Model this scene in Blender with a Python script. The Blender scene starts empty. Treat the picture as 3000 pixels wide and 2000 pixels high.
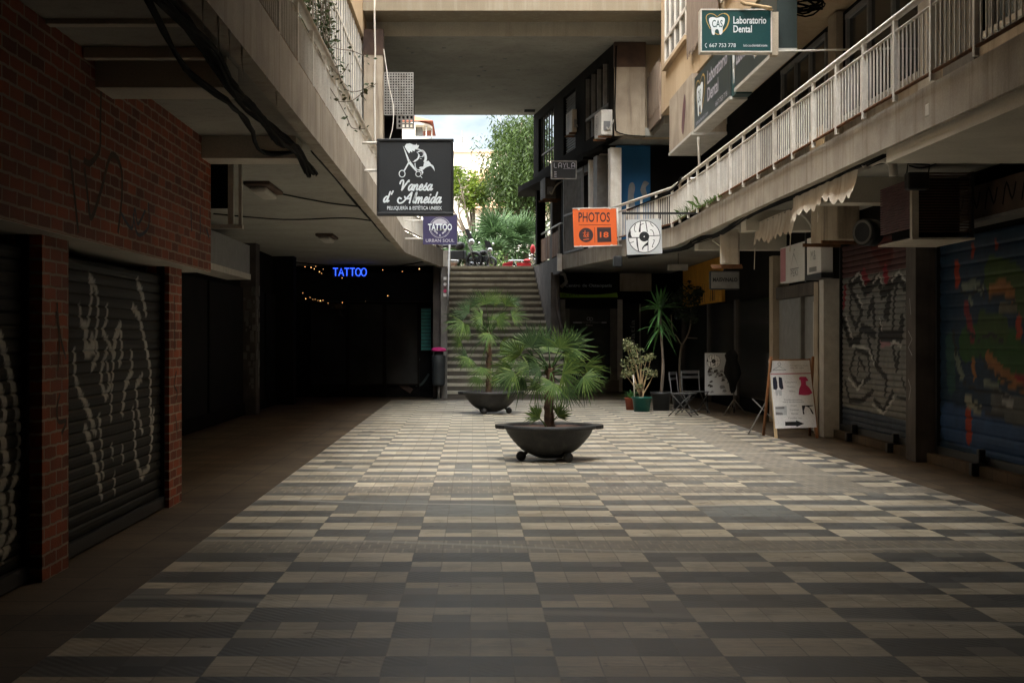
import bpy, bmesh, math, random
from mathutils import Vector, Matrix, noise as mnoise
rnd = random.Random(7)
SC = bpy.context.scene
COL = SC.collection
R = math.radians

# ------------------------------------------------------------------ camera
F, VX, VY, CH = 4094.0, 1387.0, 993.0, 1.5      # focal (px of the 3000 px photo), vanishing point, eye height
cam = bpy.data.cameras.new("camera"); co = bpy.data.objects.new("camera", cam); COL.objects.link(co)
cam.sensor_width = 36.0; cam.lens = F / 3000 * 36.0
cam.shift_x = (1500 - VX) / 3000; cam.shift_y = -(1000 - VY) / 3000
co.location = (0, 0, CH); co.rotation_euler = (R(90), 0, 0)
cam.clip_start = 0.1; cam.clip_end = 3000
SC.camera = co
def wx(x, Y): return (x - VX) * Y / F
def wz(y, Y): return CH + (VY - y) * Y / F
def P(x, y, Y): return Vector((wx(x, Y), Y, wz(y, Y)))

# ------------------------------------------------------------------ sky, sun, exposure
LOBE = 4.5
SUN_EL, SUN_AZ = R(44), R(230)                   # azimuth clockwise from +Y: behind and to the left
w = bpy.data.worlds.new("World"); SC.world = w; w.use_nodes = True
nt = w.node_tree; nt.nodes.clear()
out = nt.nodes.new("ShaderNodeOutputWorld"); bg = nt.nodes.new("ShaderNodeBackground")
sky = nt.nodes.new("ShaderNodeTexSky"); sky.sky_type = 'NISHITA'; sky.sun_disc = False
sky.sun_elevation = SUN_EL; sky.sun_rotation = SUN_AZ
tc = nt.nodes.new("ShaderNodeTexCoord"); mp = nt.nodes.new("ShaderNodeMapping"); mp.inputs['Scale'].default_value = (1, 1, 2.6)
mp.inputs['Location'].default_value = (0.35, 0.1, 0.2)
nz = nt.nodes.new("ShaderNodeTexNoise"); nz.inputs['Scale'].default_value = 5.0; nz.inputs['Detail'].default_value = 7; nz.inputs['Roughness'].default_value = .55
rp = nt.nodes.new("ShaderNodeValToRGB"); rp.color_ramp.elements[0].position = .38; rp.color_ramp.elements[1].position = .60
rp.color_ramp.elements[1].color = (.8, .8, .8, 1)
mx = nt.nodes.new("ShaderNodeMix"); mx.data_type = 'RGBA'; mx.inputs[7].default_value = (13, 12.8, 12.4, 1)
L = nt.links.new
L(tc.outputs['Generated'], mp.inputs['Vector']); L(mp.outputs['Vector'], nz.inputs['Vector']); L(nz.outputs['Fac'], rp.inputs['Fac'])
L(rp.outputs['Color'], mx.inputs[0]); L(sky.outputs['Color'], mx.inputs[6]); 
sp_ = nt.nodes.new("ShaderNodeSeparateXYZ"); L(tc.outputs['Generated'], sp_.inputs[0])
zr = nt.nodes.new("ShaderNodeValToRGB"); zr.color_ramp.elements[0].position = .16; zr.color_ramp.elements[1].position = .8
zr.color_ramp.elements[0].color = (.46, .47, .48, 1); zr.color_ramp.elements[1].color = (1.7, 1.69, 1.60, 1)     # cloud cover is brightest overhead
L(sp_.outputs[2], zr.inputs['Fac'])
ml = nt.nodes.new("ShaderNodeMix"); ml.data_type = 'RGBA'; ml.blend_type = 'MULTIPLY'; ml.inputs[0].default_value = 1
dt = nt.nodes.new("ShaderNodeVectorMath"); dt.operation = 'DOT_PRODUCT'; L(tc.outputs['Generated'], dt.inputs[0]); dt.inputs[1].default_value = (-.16, -.55, .82)
lr = nt.nodes.new("ShaderNodeValToRGB"); lr.color_ramp.elements[0].position = .45; lr.color_ramp.elements[1].position = 1.0      # bright patch of unseen sky added behind the viewer to lift the signs
lr.color_ramp.elements[0].color = (1, 1, 1, 1); lr.color_ramp.elements[1].color = (LOBE, LOBE * .99, LOBE * .96, 1); L(dt.outputs['Value'], lr.inputs['Fac'])
m2 = nt.nodes.new("ShaderNodeMix"); m2.data_type = 'RGBA'; m2.blend_type = 'MULTIPLY'; m2.inputs[0].default_value = 1; L(mx.outputs[2], m2.inputs[6]); L(lr.outputs['Color'], m2.inputs[7])
L(m2.outputs[2], ml.inputs[6]); L(zr.outputs['Color'], ml.inputs[7]); L(ml.outputs[2], bg.inputs['Color']); L(bg.outputs['Background'], out.inputs['Surface'])
bg.inputs['Strength'].default_value = 0.10
sl = bpy.data.lights.new("sun", 'SUN'); sl.energy = 2.0; sl.angle = R(.5); sl.color = (1, .94, .84)
so = bpy.data.objects.new("sun", sl); COL.objects.link(so)
sd = Vector((math.sin(SUN_AZ) * math.cos(SUN_EL), math.cos(SUN_AZ) * math.cos(SUN_EL), math.sin(SUN_EL)))
so.rotation_euler = sd.to_track_quat('Z', 'Y').to_euler(); so.location = (-20, -20, 40)
SC.view_settings.view_transform = 'Standard'; SC.view_settings.look = 'None'
SC.view_settings.gamma = 1; SC.view_settings.use_curve_mapping = False
SC.view_settings.exposure = 1.66
SC.cycles.max_bounces = 8; SC.cycles.diffuse_bounces = 5; SC.cycles.glossy_bounces = 3
SC.cycles.use_denoising = True

# ------------------------------------------------------------------ materials
def nodes(name):
    m = bpy.data.materials.new(name); m.use_nodes = True
    t = m.node_tree; b = t.nodes["Principled BSDF"]
    return m, t, b
def rgba(c): return (c[0], c[1], c[2], 1)
def N_(t, typ, **kw):
    n = t.nodes.new(typ)
    for k, v in kw.items(): setattr(n, k, v)
    return n
def mixc(t, fac, a, b, blend='MIX'):
    n = N_(t, "ShaderNodeMix", data_type='RGBA', blend_type=blend)
    for i, s in ((0, fac), (6, a), (7, b)):
        if isinstance(s, (int, float)): n.inputs[i].default_value = s
        elif isinstance(s, tuple): n.inputs[i].default_value = rgba(s)
        else: t.links.new(s, n.inputs[i])
    return n.outputs[2]
def math_(t, op, a, b=None, c=None):
    n = N_(t, "ShaderNodeMath", operation=op)
    for i, s in enumerate((a, b, c)):
        if s is None: continue
        if isinstance(s, (int, float)): n.inputs[i].default_value = s
        else: t.links.new(s, n.inputs[i])
    return n.outputs[0]
def noise_(t, vec, scale, detail=5, rough=.55):
    n = N_(t, "ShaderNodeTexNoise"); n.inputs['Scale'].default_value = scale
    n.inputs['Detail'].default_value = detail; n.inputs['Roughness'].default_value = rough
    if vec is not None: t.links.new(vec, n.inputs['Vector'])
    return n.outputs['Fac']
def ramp(t, fac, p0, p1, c0=(0, 0, 0), c1=(1, 1, 1)):
    r = N_(t, "ShaderNodeValToRGB"); e = r.color_ramp.elements
    e[0].position = p0; e[1].position = p1; e[0].color = rgba(c0); e[1].color = rgba(c1)
    t.links.new(fac, r.inputs['Fac']); return r.outputs['Color']
def pos_(t, scale=(1, 1, 1)):
    g = N_(t, "ShaderNodeNewGeometry"); m = N_(t, "ShaderNodeMapping")
    m.inputs['Scale'].default_value = scale
    t.links.new(g.outputs['Position'], m.inputs['Vector']); return m.outputs['Vector']
def bump_(t, b, h, strength=.3, dist=.01):
    n = N_(t, "ShaderNodeBump"); n.inputs['Strength'].default_value = strength; n.inputs['Distance'].default_value = dist
    t.links.new(h, n.inputs['Height']); t.links.new(n.outputs['Normal'], b.inputs['Normal'])
def pm(name, c, c2=None, scale=6, rough=.7, stretch=(1, 1, 1), bump=.15, metal=0, lo=.35, hi=.7, streak=None, spec=.4, fine=60):
    """two-tone weathered surface; streak = (colour, amount) adds rain runs down the face"""
    m, t, b = nodes(name)
    c2 = c2 or tuple(x * .72 for x in c)
    v = pos_(t, stretch)
    col = mixc(t, ramp(t, noise_(t, v, scale, 7), lo, hi), c, c2)
    f = noise_(t, pos_(t), fine, 3)
    col = mixc(t, .25, col, ramp(t, f, .3, .7, (.55, .55, .55), (1.25, 1.25, 1.25)), 'MULTIPLY')
    if streak:
        s = ramp(t, noise_(t, pos_(t, (5, 5, .35)), 1.6, 8, .65), .5, .72)
        col = mixc(t, math_(t, 'MULTIPLY', s, streak[1]), col, streak[0])
    t.links.new(col, b.inputs['Base Color'])
    b.inputs['Roughness'].default_value = rough; b.inputs['Metallic'].default_value = metal
    b.inputs['Specular IOR Level'].default_value = spec
    if bump: bump_(t, b, f, bump, .01)
    return m
def emit(name, c, s):
    m, t, b = nodes(name)
    b.inputs['Base Color'].default_value = (0, 0, 0, 1)
    b.inputs['Emission Color'].default_value = rgba(c); b.inputs['Emission Strength'].default_value = s
    return m
M = {}
STR = ((.17, .125, .085), .75)
M['fascia'] = pm('weathered concrete', (.44, .39, .32), (.30, .26, .21), 2.2, .85, bump=.25, streak=STR)
M['soffit'] = pm('soffit plaster', (.38, .37, .325), (.28, .27, .235), 1.1, .9, lo=.3, hi=.75, streak=((.12, .10, .08), .35))
M['beamplaster'] = pm('beam plaster', (.58, .54, .46), (.46, .425, .36), 1.5, .9)
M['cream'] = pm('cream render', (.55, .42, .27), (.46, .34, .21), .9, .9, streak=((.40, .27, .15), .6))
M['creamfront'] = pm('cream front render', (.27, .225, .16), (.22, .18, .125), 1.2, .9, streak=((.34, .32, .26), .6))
M['plaster'] = pm('dirty plaster', (.46, .385, .29), (.30, .24, .18), 1.6, .9, streak=((.10, .07, .05), .6))
M['grimy'] = pm('grimy painted wall', (.10, .085, .075), (.045, .036, .033), 2.2, .8, streak=((.03, .025, .02), .7))
M['dark'] = pm('dark interior and shade', (.009, .008, .008), (.005, .005, .005), 2, .8, spec=.08)
M['darkwall'] = pm('shade dark wall', (.014, .012, .010), (.006, .005, .005), 1.4, .9, spec=.06)  # near-black: the deep shade under the slabs is put into the wall colour
M['soot'] = pm('sooty beam end', (.10, .06, .04), (.04, .025, .02), 2, .9)
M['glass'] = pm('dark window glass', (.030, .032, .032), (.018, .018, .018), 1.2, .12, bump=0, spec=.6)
M['greyglass'] = pm('dusty grey glass', (.20, .195, .18), (.13, .125, .115), 1.1, .25, bump=0, spec=.5)
M['winglass'] = pm('grey window glass', (.075, .075, .07), (.045, .045, .042), 1.1, .3, bump=0, spec=.4)
M['white'] = pm('old white paint', (.74, .70, .63), (.60, .55, .48), 5, .5, bump=.05, streak=((.40, .30, .21), .35))
M['chairgrey'] = pm('dim grey chair paint', (.075, .073, .07), (.05, .048, .046), 6, .6)
M['greypaint'] = pm('grey steel paint', (.17, .16, .145), (.11, .10, .09), 6, .55)
M['frame'] = pm('pale window frame', (.55, .52, .46), (.42, .39, .34), 6, .5, bump=.05)
M['steel'] = pm('worn galvanised steel', (.32, .31, .29), (.2, .18, .16), 9, .42, metal=.7)
M['rustwood'] = pm('rusty slats', (.26, .12, .06), (.12, .075, .05), 7, .8, stretch=(3, 3, .4), streak=((.42, .33, .24), .8))
M['reed'] = pm('reed screen', (.30, .23, .17), (.15, .11, .085), 9, .9, stretch=(4, 4, .3))
M['black'] = pm('black paint', (.016, .017, .018), (.011, .011, .012), 8, .45, bump=.05)
M['cable'] = pm('black cable', (.009, .009, .009), (.005, .005, .005), 20, .8, spec=.1)
M['planter'] = pm('dark cast planter', (.026, .025, .024), (.014, .0135, .013), 4, .6, bump=.35, streak=((.075, .068, .058), .45))
M['soil'] = pm('brown soil', (.12, .06, .04), (.06, .035, .025), 14, .95, bump=.6, fine=90)
M['trunk'] = pm('fibrous palm trunk', (.13, .075, .045), (.05, .03, .02), 18, .95, bump=.8, fine=120)
M['bark'] = pm('grey bark', (.20, .16, .12), (.11, .085, .065), 14, .9, stretch=(1, 1, .3), bump=.5)
M['wood'] = pm('orange brown wood', (.30, .125, .045), (.20, .08, .03), 6, .55, stretch=(3, 3, .25))
M['palewood'] = pm('pale wood', (.50, .36, .2), (.4, .28, .15), 6, .6, stretch=(3, 3, .25))
M['signblack'] = pm('matt sign black', (.022, .024, .026), (.018, .019, .02), 3, .5, bump=0)
M['signwhite'] = pm('sign white', (.72, .77, .79), (.66, .71, .73), 3, .55, bump=0)
M['paper'] = pm('poster white', (.80, .79, .77), (.72, .70, .68), 3, .6, bump=0)
M['violet'] = pm('violet sign', (.045, .037, .10), (.037, .03, .085), 3, .5, bump=0)
M['silver'] = pm('silver print', (.52, .50, .55), (.36, .35, .41), 9, .5, bump=0)
M['teal'] = pm('dark teal sign', (.010, .062, .062), (.008, .05, .052), 3, .4, bump=0)
M['tealdull'] = pm('dull green board', (.030, .042, .038), (.02, .03, .028), 3, .45, bump=0)
M['gold'] = pm('gold print', (.55, .36, .10), (.5, .32, .09), 6, .5, bump=0)
M['orange'] = pm('orange sign', (.74, .13, .022), (.68, .115, .02), 3, .5, bump=0)
M['printdark'] = pm('dark print', (.045, .022, .022), (.035, .018, .018), 4, .5, bump=0)
M['greysign'] = pm('pale grey sign board', (.52, .53, .53), (.47, .48, .48), 3, .5, bump=0)
M['dimgrey'] = pm('dim grey print', (.24, .24, .24), (.18, .18, .18), 6, .5, bump=0)
M['lime'] = pm('lime stripe', (.34, .66, .05), (.30, .58, .04), 3, .5, bump=0)
M['blue'] = pm('blue wall', (.018, .12, .27), (.014, .09, .21), 1.3, .8)
M['yellow'] = pm('ochre wall', (.72, .36, .04), (.55, .26, .03), 2.5, .85)
M['ac'] = pm('beige air unit', (.55, .49, .40), (.43, .37, .30), 4, .55, bump=.05, streak=((.30, .22, .15), .5))
M['acwhite'] = pm('white air unit', (.74, .71, .65), (.64, .60, .54), 4, .5, bump=.05)
M['rust'] = pm('rusty steel', (.19, .085, .035), (.10, .045, .02), 12, .85)
M['awning'] = pm('stained awning cloth', (.68, .62, .53), (.46, .38, .29), 2.2, .9, streak=((.33, .23, .14), .75))
M['maroon'] = pm('maroon louvre', (.17, .075, .075), (.10, .045, .05), 5, .6)
M['pink'] = pm('magenta plastic', (.62, .03, .22), (.5, .025, .18), 4, .35, bump=0)
M['bingrey'] = pm('dark bin plastic', (.035, .04, .043), (.022, .025, .028), 4, .5)
M['greenpot'] = pm('green plastic pot', (.012, .10, .075), (.008, .075, .055), 4, .4, bump=.05)
M['greypot'] = pm('grey plastic pot', (.05, .05, .05), (.035, .035, .035), 4, .5, bump=.05)
M['terracotta'] = pm('terracotta', (.36, .09, .045), (.28, .07, .035), 6, .8)
M['red'] = pm('red plastic', (.55, .03, .035), (.42, .025, .03), 4, .45, bump=0)
M['chrome'] = pm('chrome', (.7, .7, .7), (.55, .55, .55), 4, .2, metal=1, bump=0)
M['tealpaint'] = pm('teal grille paint', (.05, .28, .25), (.03, .17, .16), 5, .6)
M['cloth'] = pm('black cloth', (.010, .010, .011), (.006, .006, .006), 12, .95)
M['navy'] = pm('navy print', (.012, .015, .035), (.01, .012, .03), 5, .6, bump=0)
M['rose'] = pm('rose print', (.60, .05, .15), (.45, .03, .10), 5, .6, bump=0)
M['pinkline'] = pm('dusty pink print', (.55, .25, .28), (.5, .22, .25), 5, .6, bump=0)
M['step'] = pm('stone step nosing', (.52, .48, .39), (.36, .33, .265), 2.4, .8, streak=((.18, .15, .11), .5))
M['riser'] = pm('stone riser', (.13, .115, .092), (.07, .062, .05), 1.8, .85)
M['sunfacade'] = pm('pale sunlit render', (.78, .72, .62), (.72, .66, .56), .3, .9)
M['peach'] = pm('peach render', (.72, .46, .30), (.66, .42, .27), .3, .9)
M['brickred'] = pm('tower brick', (.34, .20, .15), (.28, .16, .12), 1, .9)
M['neon'] = emit('blue neon', (.03, .10, 1.0), .8)
M['bulb'] = emit('warm bulb', (1.0, .50, .18), .9)
M['bulbblue'] = emit('violet bulb', (.15, .12, 1.0), 3)
def leafmat(name, c, c2, scale=3, rough=.5, trans=.25):
    m, t, b = nodes(name)
    v = N_(t, "ShaderNodeObjectInfo")
    g = N_(t, "ShaderNodeNewGeometry")
    f = math_(t, 'FRACT', math_(t, 'ADD', noise_(t, g.outputs['Position'], scale, 4), math_(t, 'MULTIPLY', g.outputs['Random Per Island'], .6)))
    col = mixc(t, f, c, c2)
    t.links.new(col, b.inputs['Base Color']); b.inputs['Roughness'].default_value = rough; b.inputs['Specular IOR Level'].default_value = .22
    tr = N_(t, "ShaderNodeBsdfTranslucent"); t.links.new(col, tr.inputs['Color'])
    ms = N_(t, "ShaderNodeMixShader"); ms.inputs[0].default_value = trans
    o = t.nodes["Material Output"]
    t.links.new(b.outputs[0], ms.inputs[1]); t.links.new(tr.outputs[0], ms.inputs[2]); t.links.new(ms.outputs[0], o.inputs['Surface'])
    return m
M['frond'] = leafmat('fan palm leaf', (.15, .215, .048), (.05, .10, .026), trans=.2)
M['frondold'] = leafmat('older fan palm leaf', (.075, .125, .042), (.03, .06, .024), trans=.2)
M['yucca'] = leafmat('yucca leaf', (.10, .24, .06), (.05, .13, .04))
M['ficus'] = leafmat('variegated leaf', (.42, .40, .22), (.12, .15, .06), 9)
M['darkleaf'] = leafmat('dark leaf', (.03, .045, .02), (.015, .025, .012))
M['vine'] = leafmat('dry vine leaf', (.055, .05, .022), (.03, .05, .015))
M['weed'] = leafmat('bright weed', (.10, .16, .035), (.06, .10, .025))
M['willow'] = leafmat('pepper tree leaf', (.050, .084, .014), (.02, .036, .008), 1.2, trans=.25)
M['broad'] = leafmat('yellow green leaf', (.20, .25, .03), (.07, .115, .014), 1.0, trans=.4)
M['shrub'] = leafmat('palm shrub leaf', (.075, .13, .05), (.03, .06, .022), 1.0)
M['hedge'] = leafmat('hedge leaf', (.07, .11, .035), (.03, .055, .02), 1.0)

def brickmat(name, bw, bh, c1, c2, mortar, ms=.011):
    m, t, b = nodes(name)
    g = N_(t, "ShaderNodeNewGeometry"); s = N_(t, "ShaderNodeSeparateXYZ"); t.links.new(g.outputs['Position'], s.inputs[0])
    c = N_(t, "ShaderNodeCombineXYZ")
    t.links.new(math_(t, 'ADD', s.outputs[0], s.outputs[1]), c.inputs[0]); t.links.new(s.outputs[2], c.inputs[1])
    # uneven courses
    wob = noise_(t, g.outputs['Position'], 9, 2)
    a = N_(t, "ShaderNodeVectorMath", operation='ADD'); t.links.new(c.outputs[0], a.inputs[0])
    cc = N_(t, "ShaderNodeCombineXYZ"); k = math_(t, 'MULTIPLY', math_(t, 'SUBTRACT', wob, .5), .022)
    t.links.new(k, cc.inputs[0]); t.links.new(k, cc.inputs[1]); t.links.new(cc.outputs[0], a.inputs[1])
    br = N_(t, "ShaderNodeTexBrick"); t.links.new(a.outputs[0], br.inputs['Vector'])
    br.inputs['Scale'].default_value = 1; br.inputs['Brick Width'].default_value = bw; br.inputs['Row Height'].default_value = bh
    br.inputs['Mortar Size'].default_value = ms; br.inputs['Mortar Smooth'].default_value = .2
    br.inputs['Color1'].default_value = rgba(c1); br.inputs['Color2'].default_value = rgba(c2); br.inputs['Mortar'].default_value = rgba(mortar)
    col = mixc(t, .55, br.outputs['Color'], ramp(t, noise_(t, g.outputs['Position'], 2.6, 6), .3, .7, (.5, .5, .5), (1.2, 1.2, 1.2)), 'MULTIPLY')
    t.links.new(col, b.inputs['Base Color']); b.inputs['Roughness'].default_value = .8
    h = math_(t, 'ADD', math_(t, 'MULTIPLY', math_(t, 'SUBTRACT', 1, br.outputs['Fac']), 1.0), math_(t, 'MULTIPLY', noise_(t, g.outputs['Position'], 50, 3), .4))
    bump_(t, b, h, .7, .012)
    return m
M['brick'] = brickmat('red brick', .25, .083, (.36, .074, .022), (.14, .030, .012), (.36, .26, .19), .009)

def paintmat(name, rough=.62, metal=0):
    """spray paint and base colour come from the 'paint' colour attribute of a shutter"""
    m, t, b = nodes(name)
    a = N_(t, "ShaderNodeAttribute", attribute_name='paint')
    f = noise_(t, pos_(t), 5, 6)
    col = mixc(t, .6, a.outputs['Color'], ramp(t, f, .3, .7, (.55, .55, .55), (1.2, 1.2, 1.2)), 'MULTIPLY')
    t.links.new(col, b.inputs['Base Color']); b.inputs['Roughness'].default_value = rough; b.inputs['Specular IOR Level'].default_value = .12
    return m
M['shutter'] = paintmat('painted roller slats')

# floor: 20 cm tiles in 0.8 x 0.4 m blocks, with re-laid bands of small grey pavers
def floormat():
    m, t, b = nodes('plaza tiles')
    g = N_(t, "ShaderNodeNewGeometry"); s = N_(t, "ShaderNodeSeparateXYZ"); t.links.new(g.outputs['Position'], s.inputs[0])
    wv = math_(t, 'MULTIPLY', math_(t, 'SUBTRACT', noise_(t, g.outputs['Position'], 2.1, 3), .5), .02)
    X, Y = math_(t, 'ADD', s.outputs[0], wv), math_(t, 'ADD', s.outputs[1], wv)
    fx = math_(t, 'DIVIDE', math_(t, 'ADD', X, .415), .8); fy = math_(t, 'DIVIDE', math_(t, 'SUBTRACT', Y, .2), .4)
    kx, ky = math_(t, 'FLOOR', fx), math_(t, 'FLOOR', fy)
    par = math_(t, 'PINGPONG', math_(t, 'ADD', kx, ky), 1)          # 0 light, 1 dark
    tx = math_(t, 'MULTIPLY', fx, 4); ty = math_(t, 'MULTIPLY', fy, 2)
    cid = N_(t, "ShaderNodeCombineXYZ"); t.links.new(math_(t, 'FLOOR', tx), cid.inputs[0]); t.links.new(math_(t, 'FLOOR', ty), cid.inputs[1])
    wn = N_(t, "ShaderNodeTexWhiteNoise", noise_dimensions='2D'); t.links.new(cid.outputs[0], wn.inputs['Vector'])
    rv = wn.outputs['Value']; rc = N_(t, "ShaderNodeSeparateColor"); t.links.new(wn.outputs['Color'], rc.inputs[0])
    light = mixc(t, rv, (.60, .515, .375), (.40, .33, .23))
    light = mixc(t, math_(t, 'MULTIPLY', rc.outputs[1], .30), light, (.50, .47, .40))
    dark = mixc(t, rv, (.125, .127, .12), (.068, .069, .069))
    # mid-passage dark tiles paler: scuffing plus far grazing sheen put into the colour
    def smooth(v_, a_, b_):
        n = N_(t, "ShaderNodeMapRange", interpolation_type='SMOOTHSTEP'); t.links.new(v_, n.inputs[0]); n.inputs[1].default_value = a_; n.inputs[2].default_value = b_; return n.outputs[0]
    wear_sheen = math_(t, 'MULTIPLY', smooth(Y, 8.0, 15.0), math_(t, 'SUBTRACT', 1, smooth(math_(t, 'ABSOLUTE', math_(t, 'SUBTRACT', X, .8)), 1.6, 4.2)))
    wear_sheen = math_(t, 'MULTIPLY', wear_sheen, math_(t, 'ADD', .10, math_(t, 'MULTIPLY', noise_(t, g.outputs['Position'], 1.4, 5), .55)))
    dark = mixc(t, wear_sheen, dark, (.30, .285, .24))
    # a few replaced tiles: plain mid grey
    col = mixc(t, par, light, dark)
    odd = math_(t, 'GREATER_THAN', rc.outputs[0], .955)
    col = mixc(t, odd, col, (.20, .19, .165))
    # within each tile: polished swirls, flecks running across
    st = noise_(t, pos_(t, (3, 11, 1)), 2.2, 6, .6)
    col = mixc(t, .75, col, ramp(t, st, .28, .72, (.6, .59, .57), (1.25, 1.25, 1.26)), 'MULTIPLY')
    # re-laid bands
    def band(y0, y1): return math_(t, 'MULTIPLY', math_(t, 'GREATER_THAN', Y, y0), math_(t, 'LESS_THAN', Y, y1))
    jit = math_(t, 'MULTIPLY', math_(t, 'FLOOR', math_(t, 'MULTIPLY', wn.outputs['Value'], 3)), 0)
    bands = math_(t, 'ADD', math_(t, 'ADD', band(9.8, 10.4), band(13.6, 14.2)), band(14.8, 15.2))
    sx0 = math_(t, 'MULTIPLY', math_(t, 'GREATER_THAN', X, 3.38), math_(t, 'LESS_THAN', X, 3.98))
    strip = math_(t, 'MULTIPLY', sx0, band(13.6, 24.6))
    k1 = math_(t, 'MULTIPLY', math_(t, 'GREATER_THAN', X, -.415), math_(t, 'LESS_THAN', X, .385))
    patch = math_(t, 'MULTIPLY', k1, band(11.8, 12.6))
    k2 = math_(t, 'MULTIPLY', math_(t, 'GREATER_THAN', X, 1.985), math_(t, 'LESS_THAN', X, 2.785))
    patch2 = math_(t, 'MULTIPLY', k2, band(11.8, 12.6))
    k3 = math_(t, 'MULTIPLY', math_(t, 'GREATER_THAN', X, -1.215), math_(t, 'LESS_THAN', X, -.415))
    patch3 = math_(t, 'MULTIPLY', k3, band(12.2, 13.0))
    br = N_(t, "ShaderNodeTexBrick"); t.links.new(g.outputs['Position'], br.inputs['Vector'])
    br.inputs['Scale'].default_value = 1; br.inputs['Brick Width'].default_value = .1; br.inputs['Row Height'].default_value = .2
    br.inputs['Mortar Size'].default_value = .007; br.inputs['Color1'].default_value = (.27, .235, .185, 1); br.inputs['Color2'].default_value = (.20, .18, .15, 1)
    br.inputs['Mortar'].default_value = (.33, .285, .215, 1)
    col = mixc(t, math_(t, 'MINIMUM', math_(t, 'ADD', bands, strip), 1), col, br.outputs['Color'])
    col = mixc(t, math_(t, 'MINIMUM', math_(t, 'ADD', patch, math_(t, 'ADD', patch2, patch3)), 1), col, mixc(t, rv, (.20, .20, .18), (.15, .155, .145)))
    # joints
    def joint(f, wd): return math_(t, 'GREATER_THAN', math_(t, 'ABSOLUTE', math_(t, 'SUBTRACT', math_(t, 'FRACT', f), .5)), .5 - wd)
    jx = joint(tx, .02); jy = joint(ty, .016)
    j = math_(t, 'MAXIMUM', jx, jy); jn = math_(t, 'MULTIPLY', j, math_(t, 'MULTIPLY', noise_(t, g.outputs['Position'], 3.0, 4), .95))
    col = mixc(t, jn, col, (.10, .085, .065))
    # dirt in large clouds and small spots
    dirt = ramp(t, noise_(t, g.outputs['Position'], .55, 6, .6), .42, .75)
    col = mixc(t, math_(t, 'MULTIPLY', dirt, .55), col, (.12, .098, .064))
    sp = ramp(t, noise_(t, g.outputs['Position'], 5.5, 4), .66, .71)
    col = mixc(t, math_(t, 'MULTIPLY', sp, .6), col, (.05, .043, .035))
    st2 = ramp(t, noise_(t, pos_(t, (1.2, 1.2, 1)), 1.9, 8, .7), .52, .62)
    col = mixc(t, math_(t, 'MULTIPLY', st2, .32), col, (.10, .085, .06))
    gum = N_(t, "ShaderNodeTexVoronoi"); gum.inputs['Scale'].default_value = 2.3; t.links.new(g.outputs['Position'], gum.inputs['Vector'])
    col = mixc(t, math_(t, 'MULTIPLY', math_(t, 'LESS_THAN', gum.outputs['Distance'], .062), .55), col, (.07, .062, .052))
    sc = N_(t, "ShaderNodeTexWave", wave_type='RINGS'); sc.inputs['Scale'].default_value = .11; sc.inputs['Distortion'].default_value = 9; sc.inputs['Detail'].default_value = 3; sc.inputs['Detail Scale'].default_value = .6
    t.links.new(g.outputs['Position'], sc.inputs['Vector'])
    col = mixc(t, math_(t, 'MULTIPLY', ramp(t, sc.outputs['Fac'], .993, 1.0), .4), col, (.5, .46, .38))
    t.links.new(col, b.inputs['Base Color'])
    b.inputs['Specular IOR Level'].default_value = .2
    ro = mixc(t, st, (.30, .30, .30), (.58, .58, .58)); t.links.new(ro, b.inputs['Roughness'])
    # ribbed relief on some tiles
    wvv = N_(t, "ShaderNodeTexWave", bands_direction='DIAGONAL'); wvv.inputs['Scale'].default_value = 9; t.links.new(g.outputs['Position'], wvv.inputs['Vector'])
    h = math_(t, 'ADD', math_(t, 'MULTIPLY', wvv.outputs['Fac'], math_(t, 'MULTIPLY', math_(t, 'GREATER_THAN', rc.outputs[2], .5), .5)), math_(t, 'MULTIPLY', j, -1.2))
    h = math_(t, 'ADD', h, math_(t, 'MULTIPLY', rv, .5))
    bump_(t, b, h, .35, .006)
    return m
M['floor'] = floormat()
def pavemat():
    m, t, b = nodes('worn brown paving slabs'); g = N_(t, "ShaderNodeNewGeometry")
    br = N_(t, "ShaderNodeTexBrick", offset=0); t.links.new(g.outputs['Position'], br.inputs['Vector'])
    for k_, v_ in (('Scale', 1), ('Brick Width', .4), ('Row Height', .4), ('Mortar Size', .006)): br.inputs[k_].default_value = v_
    br.inputs['Color1'].default_value = (.105, .075, .047, 1); br.inputs['Color2'].default_value = (.075, .054, .034, 1); br.inputs['Mortar'].default_value = (.03, .023, .016, 1)
    col = mixc(t, .9, br.outputs['Color'], ramp(t, noise_(t, g.outputs['Position'], 1.1, 7, .65), .3, .72, (.42, .42, .42), (1.35, 1.33, 1.3)), 'MULTIPLY')
    col = mixc(t, math_(t, 'MULTIPLY', ramp(t, noise_(t, g.outputs['Position'], 6, 4), .64, .7), .5), col, (.02, .016, .012))
    t.links.new(col, b.inputs['Base Color']); b.inputs['Roughness'].default_value = .7; b.inputs['Specular IOR Level'].default_value = .25
    bump_(t, b, math_(t, 'ADD', math_(t, 'MULTIPLY', br.outputs['Fac'], -1), noise_(t, g.outputs['Position'], 40, 3)), .3, .006); return m
M['pavement'] = pavemat()
M['ground'] = pm('ground', (.14, .12, .09), (.10, .085, .065), .3, .9)

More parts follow.
